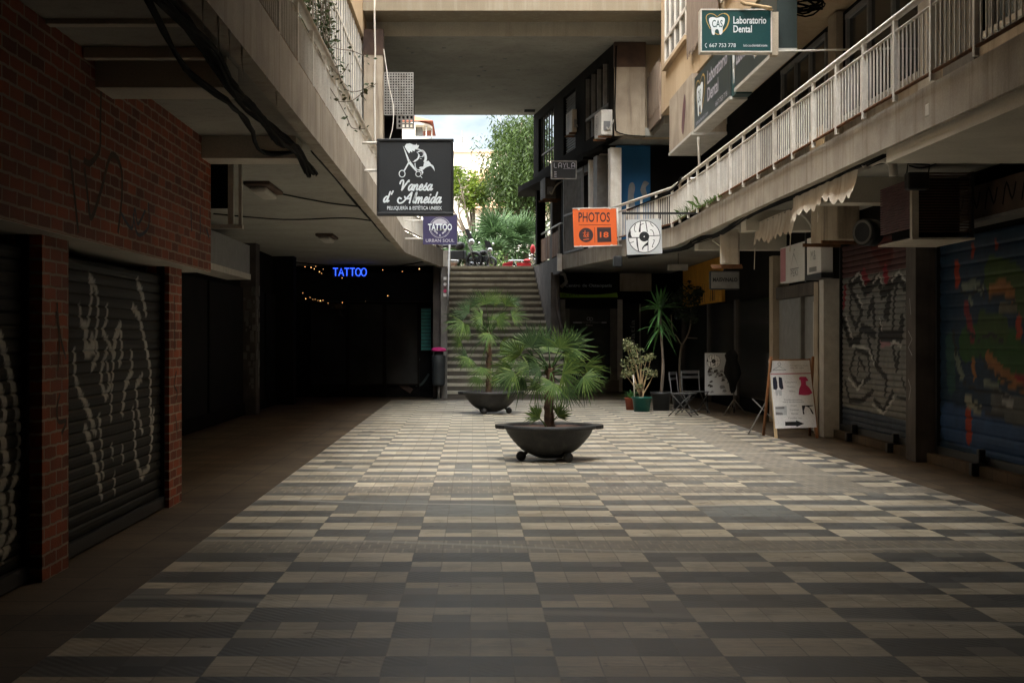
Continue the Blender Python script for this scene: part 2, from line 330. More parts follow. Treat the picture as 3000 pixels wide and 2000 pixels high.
# ------------------------------------------------------------------ mesh helpers
ORG = {}
class MB:
    def __init__(s): s.v = []; s.f = []; s.sm = []; s.mi = []; s.cur = 0
    def add(s, vs, fs, smooth=False):
        b = len(s.v); s.v += [Vector(p) for p in vs]
        for f in fs: s.f.append([b + i for i in f]); s.sm.append(smooth); s.mi.append(s.cur)
        return s
    def box(s, x0, x1, y0, y1, z0, z1):
        v = [(x0, y0, z0), (x1, y0, z0), (x1, y1, z0), (x0, y1, z0), (x0, y0, z1), (x1, y0, z1), (x1, y1, z1), (x0, y1, z1)]
        return s.add(v, [(0, 3, 2, 1), (4, 5, 6, 7), (0, 1, 5, 4), (1, 2, 6, 5), (2, 3, 7, 6), (3, 0, 4, 7)])
    def fbox(s, fr, u0, u1, v0, v1, n0, n1):
        O, U, V, N = fr
        q = [O + U * a + V * b + N * c for c in (n0, n1) for a, b in ((u0, v0), (u1, v0), (u1, v1), (u0, v1))]
        return s.add(q, [(0, 3, 2, 1), (4, 5, 6, 7), (0, 1, 5, 4), (1, 2, 6, 5), (2, 3, 7, 6), (3, 0, 4, 7)])
    def fpoly(s, fr, pts, n=0, th=0):
        O, U, V, N = fr; k = len(pts)
        a = sum(pts[i][0] * pts[(i + 1) % k][1] - pts[(i + 1) % k][0] * pts[i][1] for i in range(k))
        if a < 0: pts = list(reversed(pts))
        q = [O + U * p[0] + V * p[1] + N * (n + th) for p in pts]
        fs = [tuple(range(k))]
        if th:
            q += [O + U * p[0] + V * p[1] + N * n for p in pts]
            fs += [tuple(reversed(range(k, 2 * k)))] + [(i + k, (i + 1) % k + k, (i + 1) % k, i) for i in range(k)]
        return s.add(q, fs)
    def fstroke(s, fr, pts, w, n=0, closed=False):
        """ribbon of width w (or list) along pts in the frame plane"""
        O, U, V, N = fr; k = len(pts); L_, R_ = [], []
        for i, p in enumerate(pts):
            a = pts[i - 1] if (i or closed) else p; b = pts[(i + 1) % k] if (i < k - 1 or closed) else p
            dx, dy = b[0] - a[0], b[1] - a[1]; l = math.hypot(dx, dy) or 1
            ww = (w[i] if isinstance(w, (list, tuple)) else w) / 2
            L_.append((p[0] - dy / l * ww, p[1] + dx / l * ww)); R_.append((p[0] + dy / l * ww, p[1] - dx / l * ww))
        q = [O + U * p[0] + V * p[1] + N * n for p in R_ + L_]
        fs = [(i, (i + 1) % k, (i + 1) % k + k, i + k) for i in range(k if closed else k - 1)]
        return s.add(q, fs)
    def fdisc(s, fr, c, r, n=0, k=28, ry=None):
        return s.fpoly(fr, [(c[0] + r * math.cos(2 * math.pi * i / k), c[1] + (ry or r) * math.sin(2 * math.pi * i / k)) for i in range(k)], n)
    def fring(s, fr, c, r, w, n=0, k=32, ry=None):
        return s.fstroke(fr, [(c[0] + r * math.cos(2 * math.pi * i / k), c[1] + (ry or r) * math.sin(2 * math.pi * i / k)) for i in range(k)], w, n, True)
    def ftext(s, fr, txt, u, v, wd, ht, n=0, shear=0, bold=0):
        me = textmesh(txt, shear, bold)
        xs = [p[0] for p in me[0]]; ys = [p[1] for p in me[0]]
        x0, x1, y0, y1 = min(xs), max(xs), min(ys), max(ys)
        O, U, V, N = fr
        q = [O + U * (u + (p[0] - x0) / (x1 - x0) * wd) + V * (v + (p[1] - y0) / (y1 - y0) * ht) + N * n for p in me[0]]
        return s.add(q, me[1])
    def prism(s, poly, z0, z1):
        k = len(poly); a = sum(poly[i][0] * poly[(i + 1) % k][1] - poly[(i + 1) % k][0] * poly[i][1] for i in range(k))
        if a < 0: poly = list(reversed(poly))
        v = [(p[0], p[1], z0) for p in poly] + [(p[0], p[1], z1) for p in poly]
        return s.add(v, [tuple(reversed(range(k))), tuple(range(k, 2 * k))] + [(i, (i + 1) % k, (i + 1) % k + k, i + k) for i in range(k)])
    def wallstrip(s, line, th, z0, z1):
        """vertical band of thickness th to the left side of a ground polyline"""
        k = len(line); off = []
        for i, p in enumerate(line):
            a = Vector(line[max(i - 1, 0)]); b = Vector(line[min(i + 1, k - 1)]); d = (b - a).normalized()
            off.append((p[0] - d.y * th, p[1] + d.x * th))
        return s.prism(list(line) + list(reversed(off)), z0, z1)
    def tube(s, path, r, k=8, cap=True, smooth=True):
        path = [Vector(p) for p in path]; n = len(path); b = len(s.v); ref = None
        for i, p in enumerate(path):
            d = (path[min(i + 1, n - 1)] - path[max(i - 1, 0)]).normalized()
            if ref is None or abs(ref.dot(d)) > .98: ref = Vector((0, 0, 1)) if abs(d.z) < .9 else Vector((1, 0, 0))
            u = d.cross(ref).normalized(); vv = u.cross(d).normalized(); ref = vv
            rr = r[i] if isinstance(r, (list, tuple)) else r
            for j in range(k):
                a = 2 * math.pi * j / k; s.v.append(p + (u * math.cos(a) + vv * math.sin(a)) * rr)
        for i in range(n - 1):
            for j in range(k):
                s.f.append([b + i * k + j, b + i * k + (j + 1) % k, b + (i + 1) * k + (j + 1) % k, b + (i + 1) * k + j]); s.sm.append(smooth); s.mi.append(s.cur)
        if cap:
            s.f.append([b + j for j in reversed(range(k))]); s.sm.append(False); s.mi.append(s.cur)
            s.f.append([b + (n - 1) * k + j for j in range(k)]); s.sm.append(False); s.mi.append(s.cur)
        return s
    def lathe(s, prof, c, k=40, smooth=True):
        b = len(s.v); n = len(prof)
        for r, z in prof:
            for j in range(k):
                a = 2 * math.pi * j / k; s.v.append(Vector((c[0] + r * math.cos(a), c[1] + r * math.sin(a), c[2] + z)))
        for i in range(n - 1):
            for j in range(k):
                s.f.append([b + i * k + j, b + i * k + (j + 1) % k, b + (i + 1) * k + (j + 1) % k, b + (i + 1) * k + j]); s.sm.append(smooth); s.mi.append(s.cur)
        return s
    def sphere(s, c, r, k=12, m=8, sq=1):
        return s.lathe([(r * math.sin(math.pi * i / m), -r * sq * math.cos(math.pi * i / m)) for i in range(m + 1)], c, k)
    def islands(s):
        par = list(range(len(s.v)))
        def find(i):
            while par[i] != i: par[i] = par[par[i]]; i = par[i]
            return i
        for f in s.f:
            for i in f[1:]: par[find(i)] = find(f[0])
        gr = {}
        for k, f in enumerate(s.f): gr.setdefault(find(f[0]), []).append(k)
        return list(gr.values())
    def build(s, name, mat, parent=None, bevel=0, mats=None):
        if name in ('torn_sticker', 'spray_tag', 'print', 'painted_reed', 'chalk_tag', 'faded_scrawl', 'sticker', 'painted_figure'):
            isl = s.islands()
            if 1 < len(isl) <= 60:                      # every separate mark is a part of its own
                for g in isl:
                    b = MB(); idx = {}
                    for k in g:
                        f = []
                        for i in s.f[k]:
                            if i not in idx: idx[i] = len(b.v); b.v.append(s.v[i])
                            f.append(idx[i])
                        b.f.append(f); b.sm.append(s.sm[k]); b.mi.append(0)
                    o = b._build(name, mat, parent)
                return o
        return s._build(name, mat, parent, bevel, mats)
    def _build(s, name, mat, parent=None, bevel=0, mats=None):
        me = bpy.data.meshes.new(name); o = bpy.data.objects.new(name, me); COL.objects.link(o)
        org = Vector((0, 0, 0))
        if parent is not None: org = ORG[parent.name]; o.parent = parent
        me.from_pydata([tuple(p - org) for p in s.v], [], s.f)
        me.polygons.foreach_set('use_smooth', s.sm)
        for x in (mats or [mat]): me.materials.append(x)
        if mats: me.polygons.foreach_set('material_index', s.mi)
        me.update(); ORG[o.name] = org
        if bevel:
            b = o.modifiers.new('bevel', 'BEVEL'); b.width = bevel; b.segments = 2; b.limit_method = 'ANGLE'; b.angle_limit = R(50)
        return o
_tc = {}
def textmesh(txt, shear=0, bold=0):
    key = (txt, shear, bold)
    if key not in _tc:
        cu = bpy.data.curves.new('lettering', 'FONT'); cu.body = txt; cu.shear = shear; cu.offset = bold; cu.resolution_u = 3
        o = bpy.data.objects.new('lettering', cu); COL.objects.link(o)
        dg = bpy.context.evaluated_depsgraph_get(); dg.update()
        me = bpy.data.meshes.new_from_object(o.evaluated_get(dg))
        _tc[key] = ([tuple(v.co) for v in me.vertices], [tuple(p.vertices) for p in me.polygons])
        bpy.data.objects.remove(o); bpy.data.meshes.remove(me); bpy.data.curves.remove(cu)
    return _tc[key]
def catmull(pts, k=5, closed=False):
    o = []; n = len(pts)
    for i in range(n if closed else n - 1):
        p = [Vector(pts[(i + d) % n]) if closed else Vector(pts[min(max(i + d, 0), n - 1)]) for d in (-1, 0, 1, 2)]
        for j in range(k):
            t = j / k
            o.append(.5 * ((2 * p[1]) + (p[2] - p[0]) * t + (2 * p[0] - 5 * p[1] + 4 * p[2] - p[3]) * t * t + (-p[0] + 3 * p[1] - 3 * p[2] + p[3]) * t ** 3))
    if not closed: o.append(Vector(pts[-1]))
    return o
def front(x, Y, z): return (Vector((x, Y, z)), Vector((1, 0, 0)), Vector((0, 0, 1)), Vector((0, -1, 0)))
def leftwall(X, y, z): return (Vector((X, y, z)), Vector((0, 1, 0)), Vector((0, 0, 1)), Vector((1, 0, 0)))    # wall facing +X
def rightwall(X, y, z): return (Vector((X, y, z)), Vector((0, -1, 0)), Vector((0, 0, 1)), Vector((-1, 0, 0)))  # wall facing -X; u runs towards the viewer
def along(a, b, z):
    a, b = Vector((a[0], a[1], z)), Vector((b[0], b[1], z)); u = (b - a).normalized()
    return (a, u, Vector((0, 0, 1)), u.cross(Vector((0, 0, 1))))
def thing(name, label, cat, loc=(0, 0, 0), group=None):
    o = bpy.data.objects.new(name, None); COL.objects.link(o); o.location = loc; o.empty_display_size = .2
    o['label'] = label; o['category'] = cat
    if group: o['group'] = group
    ORG[o.name] = Vector(loc); return o
def tag(o, label, cat, group=None):
    o['label'] = label; o['category'] = cat
    if group: o['group'] = group
    return o
def struct(name, mb, mat):
    o = mb.build(name, mat); o['kind'] = 'structure'; return o
def dup(root, loc, rz, label, group=None, scale=1):
    r = root.copy(); COL.objects.link(r); r.location = loc; r.rotation_euler = (0, 0, rz); r.scale = (scale,) * 3; r['label'] = label
    if group: r['group'] = group
    for ch in list(root.children):
        c = ch.copy(); COL.objects.link(c); c.parent = r
        for g in list(ch.children):
            d = g.copy(); COL.objects.link(d); d.parent = c
    return r
# ================================================================== THE SETTING
struct('ground', MB().box(-700, 700, -300, 1500, -.6, -.06), M['ground'])
struct('pavement', MB().box(-7, 7.2, -14, 42, -.05, 0), M['pavement'])
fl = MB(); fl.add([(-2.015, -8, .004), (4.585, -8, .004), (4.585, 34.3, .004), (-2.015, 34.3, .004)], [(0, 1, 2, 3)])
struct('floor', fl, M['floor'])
struct('terrace', MB().box(-200, 200, 42.0, 420, -.05, 3.67), M['ground'])

SOF, TOP = 3.40, 3.66          # balcony slab
LE = [(-1.42, -8), (-1.42, 29.1), (-.70, 35.7), (-.86, 41.9)]
RE = [(3.89, -8), (3.89, 27.0), (2.25, 36.3), (1.80, 41.9)]

# ------------------------------------------------------------------ left building
lb = thing('shop_building', 'left hand building with stained concrete balcony slab over dark shops and white mullioned glazing above', 'building', (-4, 15, 0))
MB().prism([(p[0] - .05, p[1]) for p in LE] + [(-9, 41.9), (-9, -8)], SOF, TOP - .004).build('balcony_slab', M['soffit'], lb)
fs = MB().wallstrip(LE[:3], .12, 3.30, 3.74); fs.build('fascia', M['fascia'], lb)
for y in (5.70, 9.40, 13.07):
    MB().box(-2.543, -1.66, y, y + .45, 3.19, SOF - .003).build('beam', M['beamplaster'], lb)
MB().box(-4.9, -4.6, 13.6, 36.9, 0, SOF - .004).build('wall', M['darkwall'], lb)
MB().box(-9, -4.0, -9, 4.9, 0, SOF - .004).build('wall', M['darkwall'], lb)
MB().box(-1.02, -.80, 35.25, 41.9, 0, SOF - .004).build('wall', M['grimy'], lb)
for y, mat in ((19.2, 'darkwall'), (27.6, 'grimy'), (32.0, 'darkwall')):
    pl = MB().box(-4.6, -4.12 if y != 27.6 else -4.3, y, y + .5, 0, SOF - .004).build('pillar', M[mat], lb)
    if y == 27.6:
        b = MB(); q = random.Random(3)
        for i in range(26):
            h = .5 + q.random() * 2.0; u = .03 + q.random() * .35; wd = .05 + q.random() * .1
            b.fbox(leftwall(-4.297, y + .02, 0), u, u + wd, h, h + wd * 1.3, 0, .004)
            b.fbox(front(-4.58, y - .003, 0), u * .6, u * .6 + wd * .6, h, h + wd, 0, .004)
        b.build('torn_sticker', M['greypaint'], pl)
# glazed first floor and rendered storeys above
MB().box(-9, -2.37, -8, 29.25, TOP, 7.83).build('wall', M['plaster'], lb)
MB().box(-16, -2.30, -8, 30.0, 7.83, 16.8).build('upper_wall', M['cream'], lb)
y = 3.2
while y < 28.5:
    wnd = MB().box(-2.368, -2.352, y, y + 2.3, 4.45, 7.75).build('window', M['winglass'], lb)
    b = MB()
    for k in range(7): b.box(-2.351, -2.338, y + k * 2.24 / 6, y + k * 2.24 / 6 + .05, 4.45, 7.75)
    for z in (4.40, 5.55, 7.1): b.box(-2.3495, -2.333, y, y + 2.3, z, z + .06)
    b.build('frame', M['white'], wnd)
    MB().box(-2.368, -2.34, y + .02, y + 2.28, 3.72, 4.39).build('panel', M['white'], wnd)
    y += 2.42
q = random.Random(5)
for y in (5.2, 6.1, 7.35, 7.8, 8.15, 8.6, 9.6, 10.1):
    l = .05 + q.random() * .16; MB().tube([(-1.425, y, 3.30), (-1.425 + .004, y, 3.30 - l)], [.006, .002], 5).build('stalactite', M['white'], lb)

# ------------------------------------------------------------------ right building
rb = thing('shop_building', 'right hand building with stained balcony slab, dark first floor gallery and cream rendered upper storeys', 'building', (6, 15, 0))
MB().prism([(p[0] + .05, p[1]) for p in RE] + [(9, 41.9), (9, -8)], SOF, TOP - .004).build('balcony_slab', M['soffit'], rb)
MB().wallstrip([(p[0], p[1]) for p in reversed(RE[:3])], .12, 3.30, 3.67).build('fascia', M['fascia'], rb)
MB().wallstrip([(1.80, 41.9), (2.235, 36.39)], .12, 3.22, 3.67).build('fascia', M['grimy'], rb)
MB().box(2.17, 2.29, 36.1, 36.28, 3.26, 3.70).build('joint_block', M['white'], rb)
MB().box(3.93, 5.6, -8, 13.3, 3.17, SOF - .003).build('beam', M['beamplaster'], rb)
for y in (16.4, 20.6, 25.0): MB().box(4.02, 5.6, y, y + .4, 3.1, SOF - .003).build('beam', M['beamplaster'], rb)
MB().box(5.70, 6.2, -8, 40.4, 0, SOF - .004).build('wall', M['darkwall'], rb)
MB().box(2.2, 5.7, 40.4, 41.4, 0, SOF - .004).build('wall', M['darkwall'], rb)
# first floor gallery
MB().box(5.2, 9, -8, 32, TOP, 4.52).build('gallery_wall', M['plaster'], rb)
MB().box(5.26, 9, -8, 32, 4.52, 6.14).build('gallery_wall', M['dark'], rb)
for (a, c) in ((3, 6.2), (6.6, 9.8), (10.2, 14.1), (16.25, 19.5), (20.6, 23.6)):
    wn_ = MB().box(5.235, 5.257, a, c, 4.6, 5.95).build('window', M['glass'], rb)
    b = MB(); n = 3
    for k in range(n + 1):
        yy = a + (c - a - .07) * k / n; b.box(5.19, 5.234, yy, yy + .07, 4.6, 5.95)
    b.box(5.185, 5.234, a, c, 5.95, 6.02); b.build('frame', M['dimgrey'], wn_)
    MB().box(5.14, 5.26, a - .05, c + .05, 4.535, 4.598).build('sill', M['frame'], wn_)
MB().box(5.12, 5.197, 15.55, 16.1, TOP, 6.0).build('door_frame', M['frame'], rb)
MB().box(5.14, 5.196, 14.35, 15.3, TOP, 5.9).build('door', M['greypaint'], rb)
MB().box(5.1, 5.198, 19.65, 20.1, TOP, 6.1).build('pillar', M['plaster'], rb)
MB().box(3.27, 4.05, 32.0, 32.3, TOP, 5.93).build('blue_wall', M['blue'], rb)
MB().box(4.052, 5.2, 32.02, 32.3, TOP, 5.93).build('gallery_wall', M['dark'], rb)  # shaded right end of the blue wall, its shade given as a near-black colour
MB().prism([(3.95, 28.97), (9, 28.97), (9, 33.38), (3.14, 33.38), (3.14, 30.64), (3.95, 30.64)], 5.955, 6.13).build('gallery_ceiling', M['soffit'], rb)
bw = MB(); f_ = front(3.2, 31.99, TOP)
bw.fpoly(f_, catmull([(.30, .55), (.33, 1.0), (.36, 1.35), (.45, 1.42), (.5, 1.3), (.47, 1.1), (.52, .75), (.5, .55)], 4), .006)
bw.fpoly(f_, catmull([(.62, 1.25), (.70, 1.45), (.82, 1.4), (.74, 1.3), (.78, 1.1), (.66, 1.12)], 4), .006)
bw.build('painted_figure', M['dimgrey'], rb)
# upper storeys
MB().box(3.89, 16, -8, 28.95, 6.14, 14.5).build('upper_wall', M['cream'], rb)
MB().box(3.85, 3.887, 28.9, 31.5, 6.05, 7.22).build('reed_screen', M['reed'], rb)
b = MB(); q = random.Random(8)
for i in range(60): 
    yy = 28.95 + i * .042; b.box(3.843, 3.849, yy, yy + .03, 6.3 + q.random() * .1, 7.2 + q.random() * .13)
b.build('reed_screen', M['reed'], rb)
wn_ = MB().box(3.87, 3.886, 25.3, 28.1, 6.98, 9.6).build('window', M['greyglass'], rb)
b = MB()
for yy in (25.3, 26.0, 26.7, 27.4, 28.05): b.box(3.84, 3.869, yy, yy + .06, 6.98, 9.6)
for z in (6.98, 7.45, 9.5): b.box(3.835, 3.868, 25.3, 28.11, z, z + .07)
b.build('frame', M['white'], wn_); MB().box(3.80, 3.887, 25.2, 28.2, 6.90, 6.978).build('sill', M['cream'], wn_)
b = MB()
for i in range(95):
    yy = 21.8 + i * .033; b.box(3.80, 3.82, yy, yy + .027, 6.45 + q.random() * .12, 8.3 + q.random() * .2)
b.build('reed_screen', M['reed'], rb)
wn_ = MB().box(3.86, 3.886, 17.2, 21.6, 6.75, 9.4).build('window', M['greyglass'], rb)
b = MB()
for k in range(23): yy = 17.2 + k * .2; b.box(3.83, 3.859, yy, yy + .035, 6.75, 9.4)
b.box(3.825, 3.858, 17.2, 21.65, 6.7, 6.78); b.build('frame', M['white'], wn_)

# ------------------------------------------------------------------ bridge building over the passage
bb = thing('bridge_building', 'cream building bridging the passage, with dark ceiling and side walls over the stairs', 'building', (0, 34, 3.66))
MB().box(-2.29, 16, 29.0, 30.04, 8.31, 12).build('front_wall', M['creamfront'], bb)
MB().box(-16, 16, 30.04, 40.6, 8.0, 11.99).build('ceiling', M['soffit'], bb)
q = random.Random(2); 
for i in range(16):
    cx, cy = -1.6 + q.random() * 4, 31 + q.random() * 9; MB().lathe([(.05, 0), (.045, -.012), (0, -.012)], (cx, cy, 7.998), 10).build('ceiling_rose', M['dimgrey'], bb)
MB().box(1.45, 1.75, 39.6, 39.9, 7.97, 7.998).build('vent', M['dark'], bb)
for k, (x0, x1, y0) in enumerate(((-2.30, -1.90, 29.3), (3.09, 3.76, 30.6))):
    p_ = MB().box(x0, x1, y0, y0 + .55, TOP if k == 0 else 5.95, 7.99).build('pillar', M['plaster'], bb)
    MB().box(x0 - .01, x1 + .012, y0 - .012, y0 + .3, 7.45, 7.995).build('stained_head', M['soot'], p_)
MB().box(3.76, 5.2, 30.9, 31.2, 5.95, 8.3).build('side_wall', M['cream'], bb)
MB().box(-16, -2.31, 30.05, 40.6, TOP, 7.99).build('side_wall', M['grimy'], bb)
MB().box(-2.9, -2.30, 40.1, 40.6, TOP, 7.99).build('side_wall', M['darkwall'], bb)
# canted second-floor wall on the right with its window openings
W2 = ((3.09, 30.7), (1.745, 40.6)); fw = along(W2[0], W2[1], 0); LW = (Vector(W2[1]) - Vector(W2[0])).length
# u runs away from the viewer, N points into the passage (to the left)
fw = (fw[0], fw[1], fw[2], -fw[3] if fw[3].x > 0 else fw[3])
def w2(mb, u0, u1, z0, z1, n0=-.2, n1=0): return mb.fbox(fw, u0, u1, z0, z1, n0, n1)
wl = MB(); w2(wl, 0, LW, 5.95, 6.25); w2(wl, 0, LW, 7.75, 7.99); w2(wl, 0, .55, 6.25, 7.75); w2(wl, 3.0, 4.1, 6.25, 7.75); w2(wl, 5.6, 6.9, 6.25, 7.75); w2(wl, 9.2, LW, 6.25, 7.75)
wl.build('canted_wall', M['darkwall'], bb)
wn_ = w2(MB(), .55, 3.0, 6.25, 7.75, -.12, -.1).build('window', M['glass'], bb)
b = MB()
for u in (.55, 1.1, 1.7, 2.3, 2.94): w2(b, u, u + .06, 6.25, 7.75, -.099, -.02)
w2(b, .56, 2.99, 6.72, 6.79, -.098, -.01); b.build('frame', M['greypaint'], wn_)
wn_ = w2(MB(), 4.1, 5.6, 6.25, 7.75, -.14, -.12).build('louvre', M['dark'], bb)
b = MB()
for k in range(22): w2(b, 4.12, 5.58, 6.27 + k * .067, 6.30 + k * .067, -.119, -.06)
b.build('slat', M['greypaint'], wn_)
b = MB()
for k in range(7): u = 6.95 + k * .37; w2(b, u, u + .035, 6.25, 7.75, -.12, -.08)
w2(b, 6.9, 9.2, 6.7, 6.74, -.119, -.075); b.build('window_bars', M['greypaint'], bb)
# first-floor shop under it
MB().prism([(2.62, 33.4), (1.30, 40.8), (1.34, 42.1), (4.5, 42.1), (4.5, 33.4)], 5.78, 5.945).build('ledge', M['darkwall'], bb)
MB().prism([(2.96, 32.1), (2.62, 33.4), (4.5, 33.4), (4.5, 32.3)], 5.84, 5.945).build('ledge', M['darkwall'], bb)
for u0, u1, mat in ((0.55, .8, 'white'), (1.9, 2.3, 'greypaint'), (2.75, 2.86, 'white'), (5.4, 5.7, 'grimy'), (7.4, 7.7, 'grimy'), (9.7, 9.95, 'darkwall')):
    b = MB(); w2(b, u0, u1, TOP, 5.78, -.3, -.05); b.build('post', M[mat], bb)
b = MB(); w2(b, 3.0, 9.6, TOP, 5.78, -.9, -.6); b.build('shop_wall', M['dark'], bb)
b = MB(); w2(b, 1.2, 1.9, TOP, 5.5, -.4, -.35); b.build('door', M['dimgrey'], bb)
MB().box(4.5, 9, 32.3, 41.9, TOP, 7.99).build('rear_wall', M['darkwall'], bb)

# unseen slab and end wall, added to darken the near floor
rbk = thing('rear_shade_block', 'added unseen slab and end wall behind the viewer that shade the near floor', 'building', (0, -10, 0))
MB().box(-16, 16, -14, 11.4, 6.3, 6.6).build('upper_wall', M['darkwall'], rbk)  # added overhead slab, keeps sky light off the near floor
MB().box(-16, 16, -15, -14.01, -.04, 22).build('wall', M['darkwall'], rbk)

# ------------------------------------------------------------------ stairs
st = thing('stairs', 'wide stone staircase rising between grimy walls to the planted terrace', 'stairs', (.8, 35.4, 0))
NS, RI, TR, SY = 20, .1835, .33, 35.4
def sxr(i): return 2.36 if i < 7 else 2.08 - .30 * (i - 7) / 12
for i in range(NS):
    b = MB(); y0 = SY + i * TR; z1 = RI * (i + 1); x0 = -.80 if i else -.88
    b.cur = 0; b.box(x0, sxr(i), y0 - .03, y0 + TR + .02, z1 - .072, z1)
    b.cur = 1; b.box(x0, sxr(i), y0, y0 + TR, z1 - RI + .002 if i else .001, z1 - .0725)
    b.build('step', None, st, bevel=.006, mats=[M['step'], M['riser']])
b = MB(); b.add([(2.085, 37.6, 0), (1.79, 41.95, 0), (2.1, 41.95, 0), (2.33, 37.6, 0), (2.085, 37.6, 3.29), (1.79, 41.95, 3.29), (2.1, 41.95, 3.29), (2.33, 37.6, 3.29)],
    [(0, 1, 5, 4), (1, 2, 6, 5), (2, 3, 7, 6), (3, 0, 4, 7), (4, 5, 6, 7)])
b.build('side_wall', M['grimy'], st)
b = MB()
for k in range(3): yy = SY + 1 + k * 2.6; zz = RI * (1 + (yy - SY) / TR); b.tube([(-.7, yy, zz - .1), (-.7, yy, zz + .95)], .022)
b.tube([(-.7, SY + .1, 1.2), (-.7, SY + 6.2, 1.2 + 6.1 * RI / TR)], .024)
b.build('handrail', M['steel'], st)
pp = tag(MB().tube([(2.25, 37.52, 3.3), (2.25, 37.52, 2.3), (2.38, 37.5, 1.7), (2.40, 37.5, .95)], .045).build('drainpipe', M['grimy']), 'paint splashed drainpipe at the right foot of the stairs', 'pipe')

# pillar at the left foot of the stairs, with stickers
pil = thing('pillar', 'dark grey pillar with round stickers at the left foot of the stairs', 'pillar', (-.73, 35.1, 0))
MB().box(-.82, -.66, 34.95, 35.2, 0, 3.29).build('shaft', M['greypaint'], pil, bevel=.01)
b = MB(); f_ = front(-.80, 34.945, 0)
b.fbox(f_, .05, .13, 2.98, 3.05, 0, .003); b.fdisc(f_, (.09, 2.87), .04, .002); b.fbox(f_, .05, .13, 2.56, 2.64, 0, .003); b.build('sticker', M['paper'], pil)
b = MB(); b.fdisc(f_, (.09, 2.70), .042, .002); b.build('sticker', M['rose'], pil)
b = MB(); b.fdisc(f_, (.09, 2.785), .035, .002); b.build('sticker', M['maroon'], pil)
MB().box(-.76, -.64, 35.0, 35.18, 3.32, 3.72).build('white_cap', M['white'], pil)

# ------------------------------------------------------------------ balcony railings
def railing(name, label, line, z0, zt, pitch, nbar, mat, ends=True, r_top=.03):
    t = thing(name, label, 'railing', (line[0][0], line[0][1], z0))
    top = [(p[0], p[1], zt) for p in line]
    MB().tube(top, r_top, 6).build('top_rail', M[mat], t)
    MB().tube([(p[0], p[1], zt - .13) for p in line], .014, 6).build('middle_rail', M[mat], t)
    MB().tube([(p[0], p[1], z0 + .05) for p in line], .016, 6).build('bottom_rail', M['rust' if mat == 'white' else mat], t)
    for a, c in zip(line[:-1], line[1:]):
        a, c = Vector(a), Vector(c); n = max(1, round((c - a).length / pitch))
        for i in range(n + 1):
            p = a.lerp(c, i / n)
            if i < n or c == Vector(line[-1]):
                fr = along(p, p + (c - a), 0); MB().fbox(fr, -.024, .024, z0 - .02, zt - .02, -.02, .02).build('post', M[mat], t)
            if i < n:
                e = a.lerp(c, (i + 1) / n); b = MB(); fr = along(p, e, 0); l = (e - p).length
                for k in range(nbar):
                    u = l * (k + 1) / (nbar + 1); b.fbox(fr, u - .008, u + .008, z0 + .055, zt - .14, -.007, .007)
                b.build('bar_panel', M[mat], t)
    return t
railing('balcony_railing', 'long white balcony railing on the right, rust along its foot', [(3.84, 6.6), (3.84, 27.0), (3.13, 31.0), (2.93, 32.15)], 3.68, 4.42, 1.03, 8, 'white')
railing('balcony_railing', 'white balcony railing on the left, behind the hanging vine', [(-1.47, 5.0), (-1.47, 29.1), (-.80, 35.1)], 3.75, 4.33, 1.1, 10, 'white', r_top=.045)
wr = thing('balcony_railing', 'rusty slatted railing with grey handrail beside the top of the stairs', 'railing', (2.1, 37, 3.66))
q = random.Random(4); b = MB(); fr = along((1.86, 41.6), (2.27, 36.6), 3.68)
fr = (fr[0], fr[1], fr[2], fr[3])
for i in range(48):
    u = i * .1; b.fbox(fr, u, u + .085, .02 + q.random() * .04, .66 + q.random() * .03, -.01, .01 + q.random() * .01)
b.build('slat', M['rustwood'], wr)
MB().tube([(1.86, 41.6, 4.52), (2.27, 36.6, 4.52), (2.40, 36.3, 4.52)], .025, 6).build('handrail', M['steel'], wr)
for (x_, y_) in ((1.87, 41.5), (2.06, 39.2), (2.26, 36.8), (2.40, 36.3)): MB().box(x_ - .02, x_ + .02, y_ - .02, y_ + .02, 3.66, 4.5).build('post', M['steel'], wr)
gr = thing('gate', 'tall dark grey barred gate on the first floor, left of the orange sign', 'gate', (2.5, 35, 3.66))
b = MB(); fr = along((2.33, 35.95), (2.66, 33.9), 3.68)
for i in range(17): u = .06 + i * .122; b.fbox(fr, u - .012, u + .012, .03, 1.92, -.01, .01)
b.build('bar', M['greypaint'], gr); b = MB(); L_ = 2.08
for z in (0, .95, 1.92): b.fbox(fr, 0, L_, z, z + .05, -.02, .02)
for u in (0, L_ - .06): b.fbox(fr, u, u + .06, .05, 1.92, -.021, .021)
b.build('frame', M['greypaint'], gr)
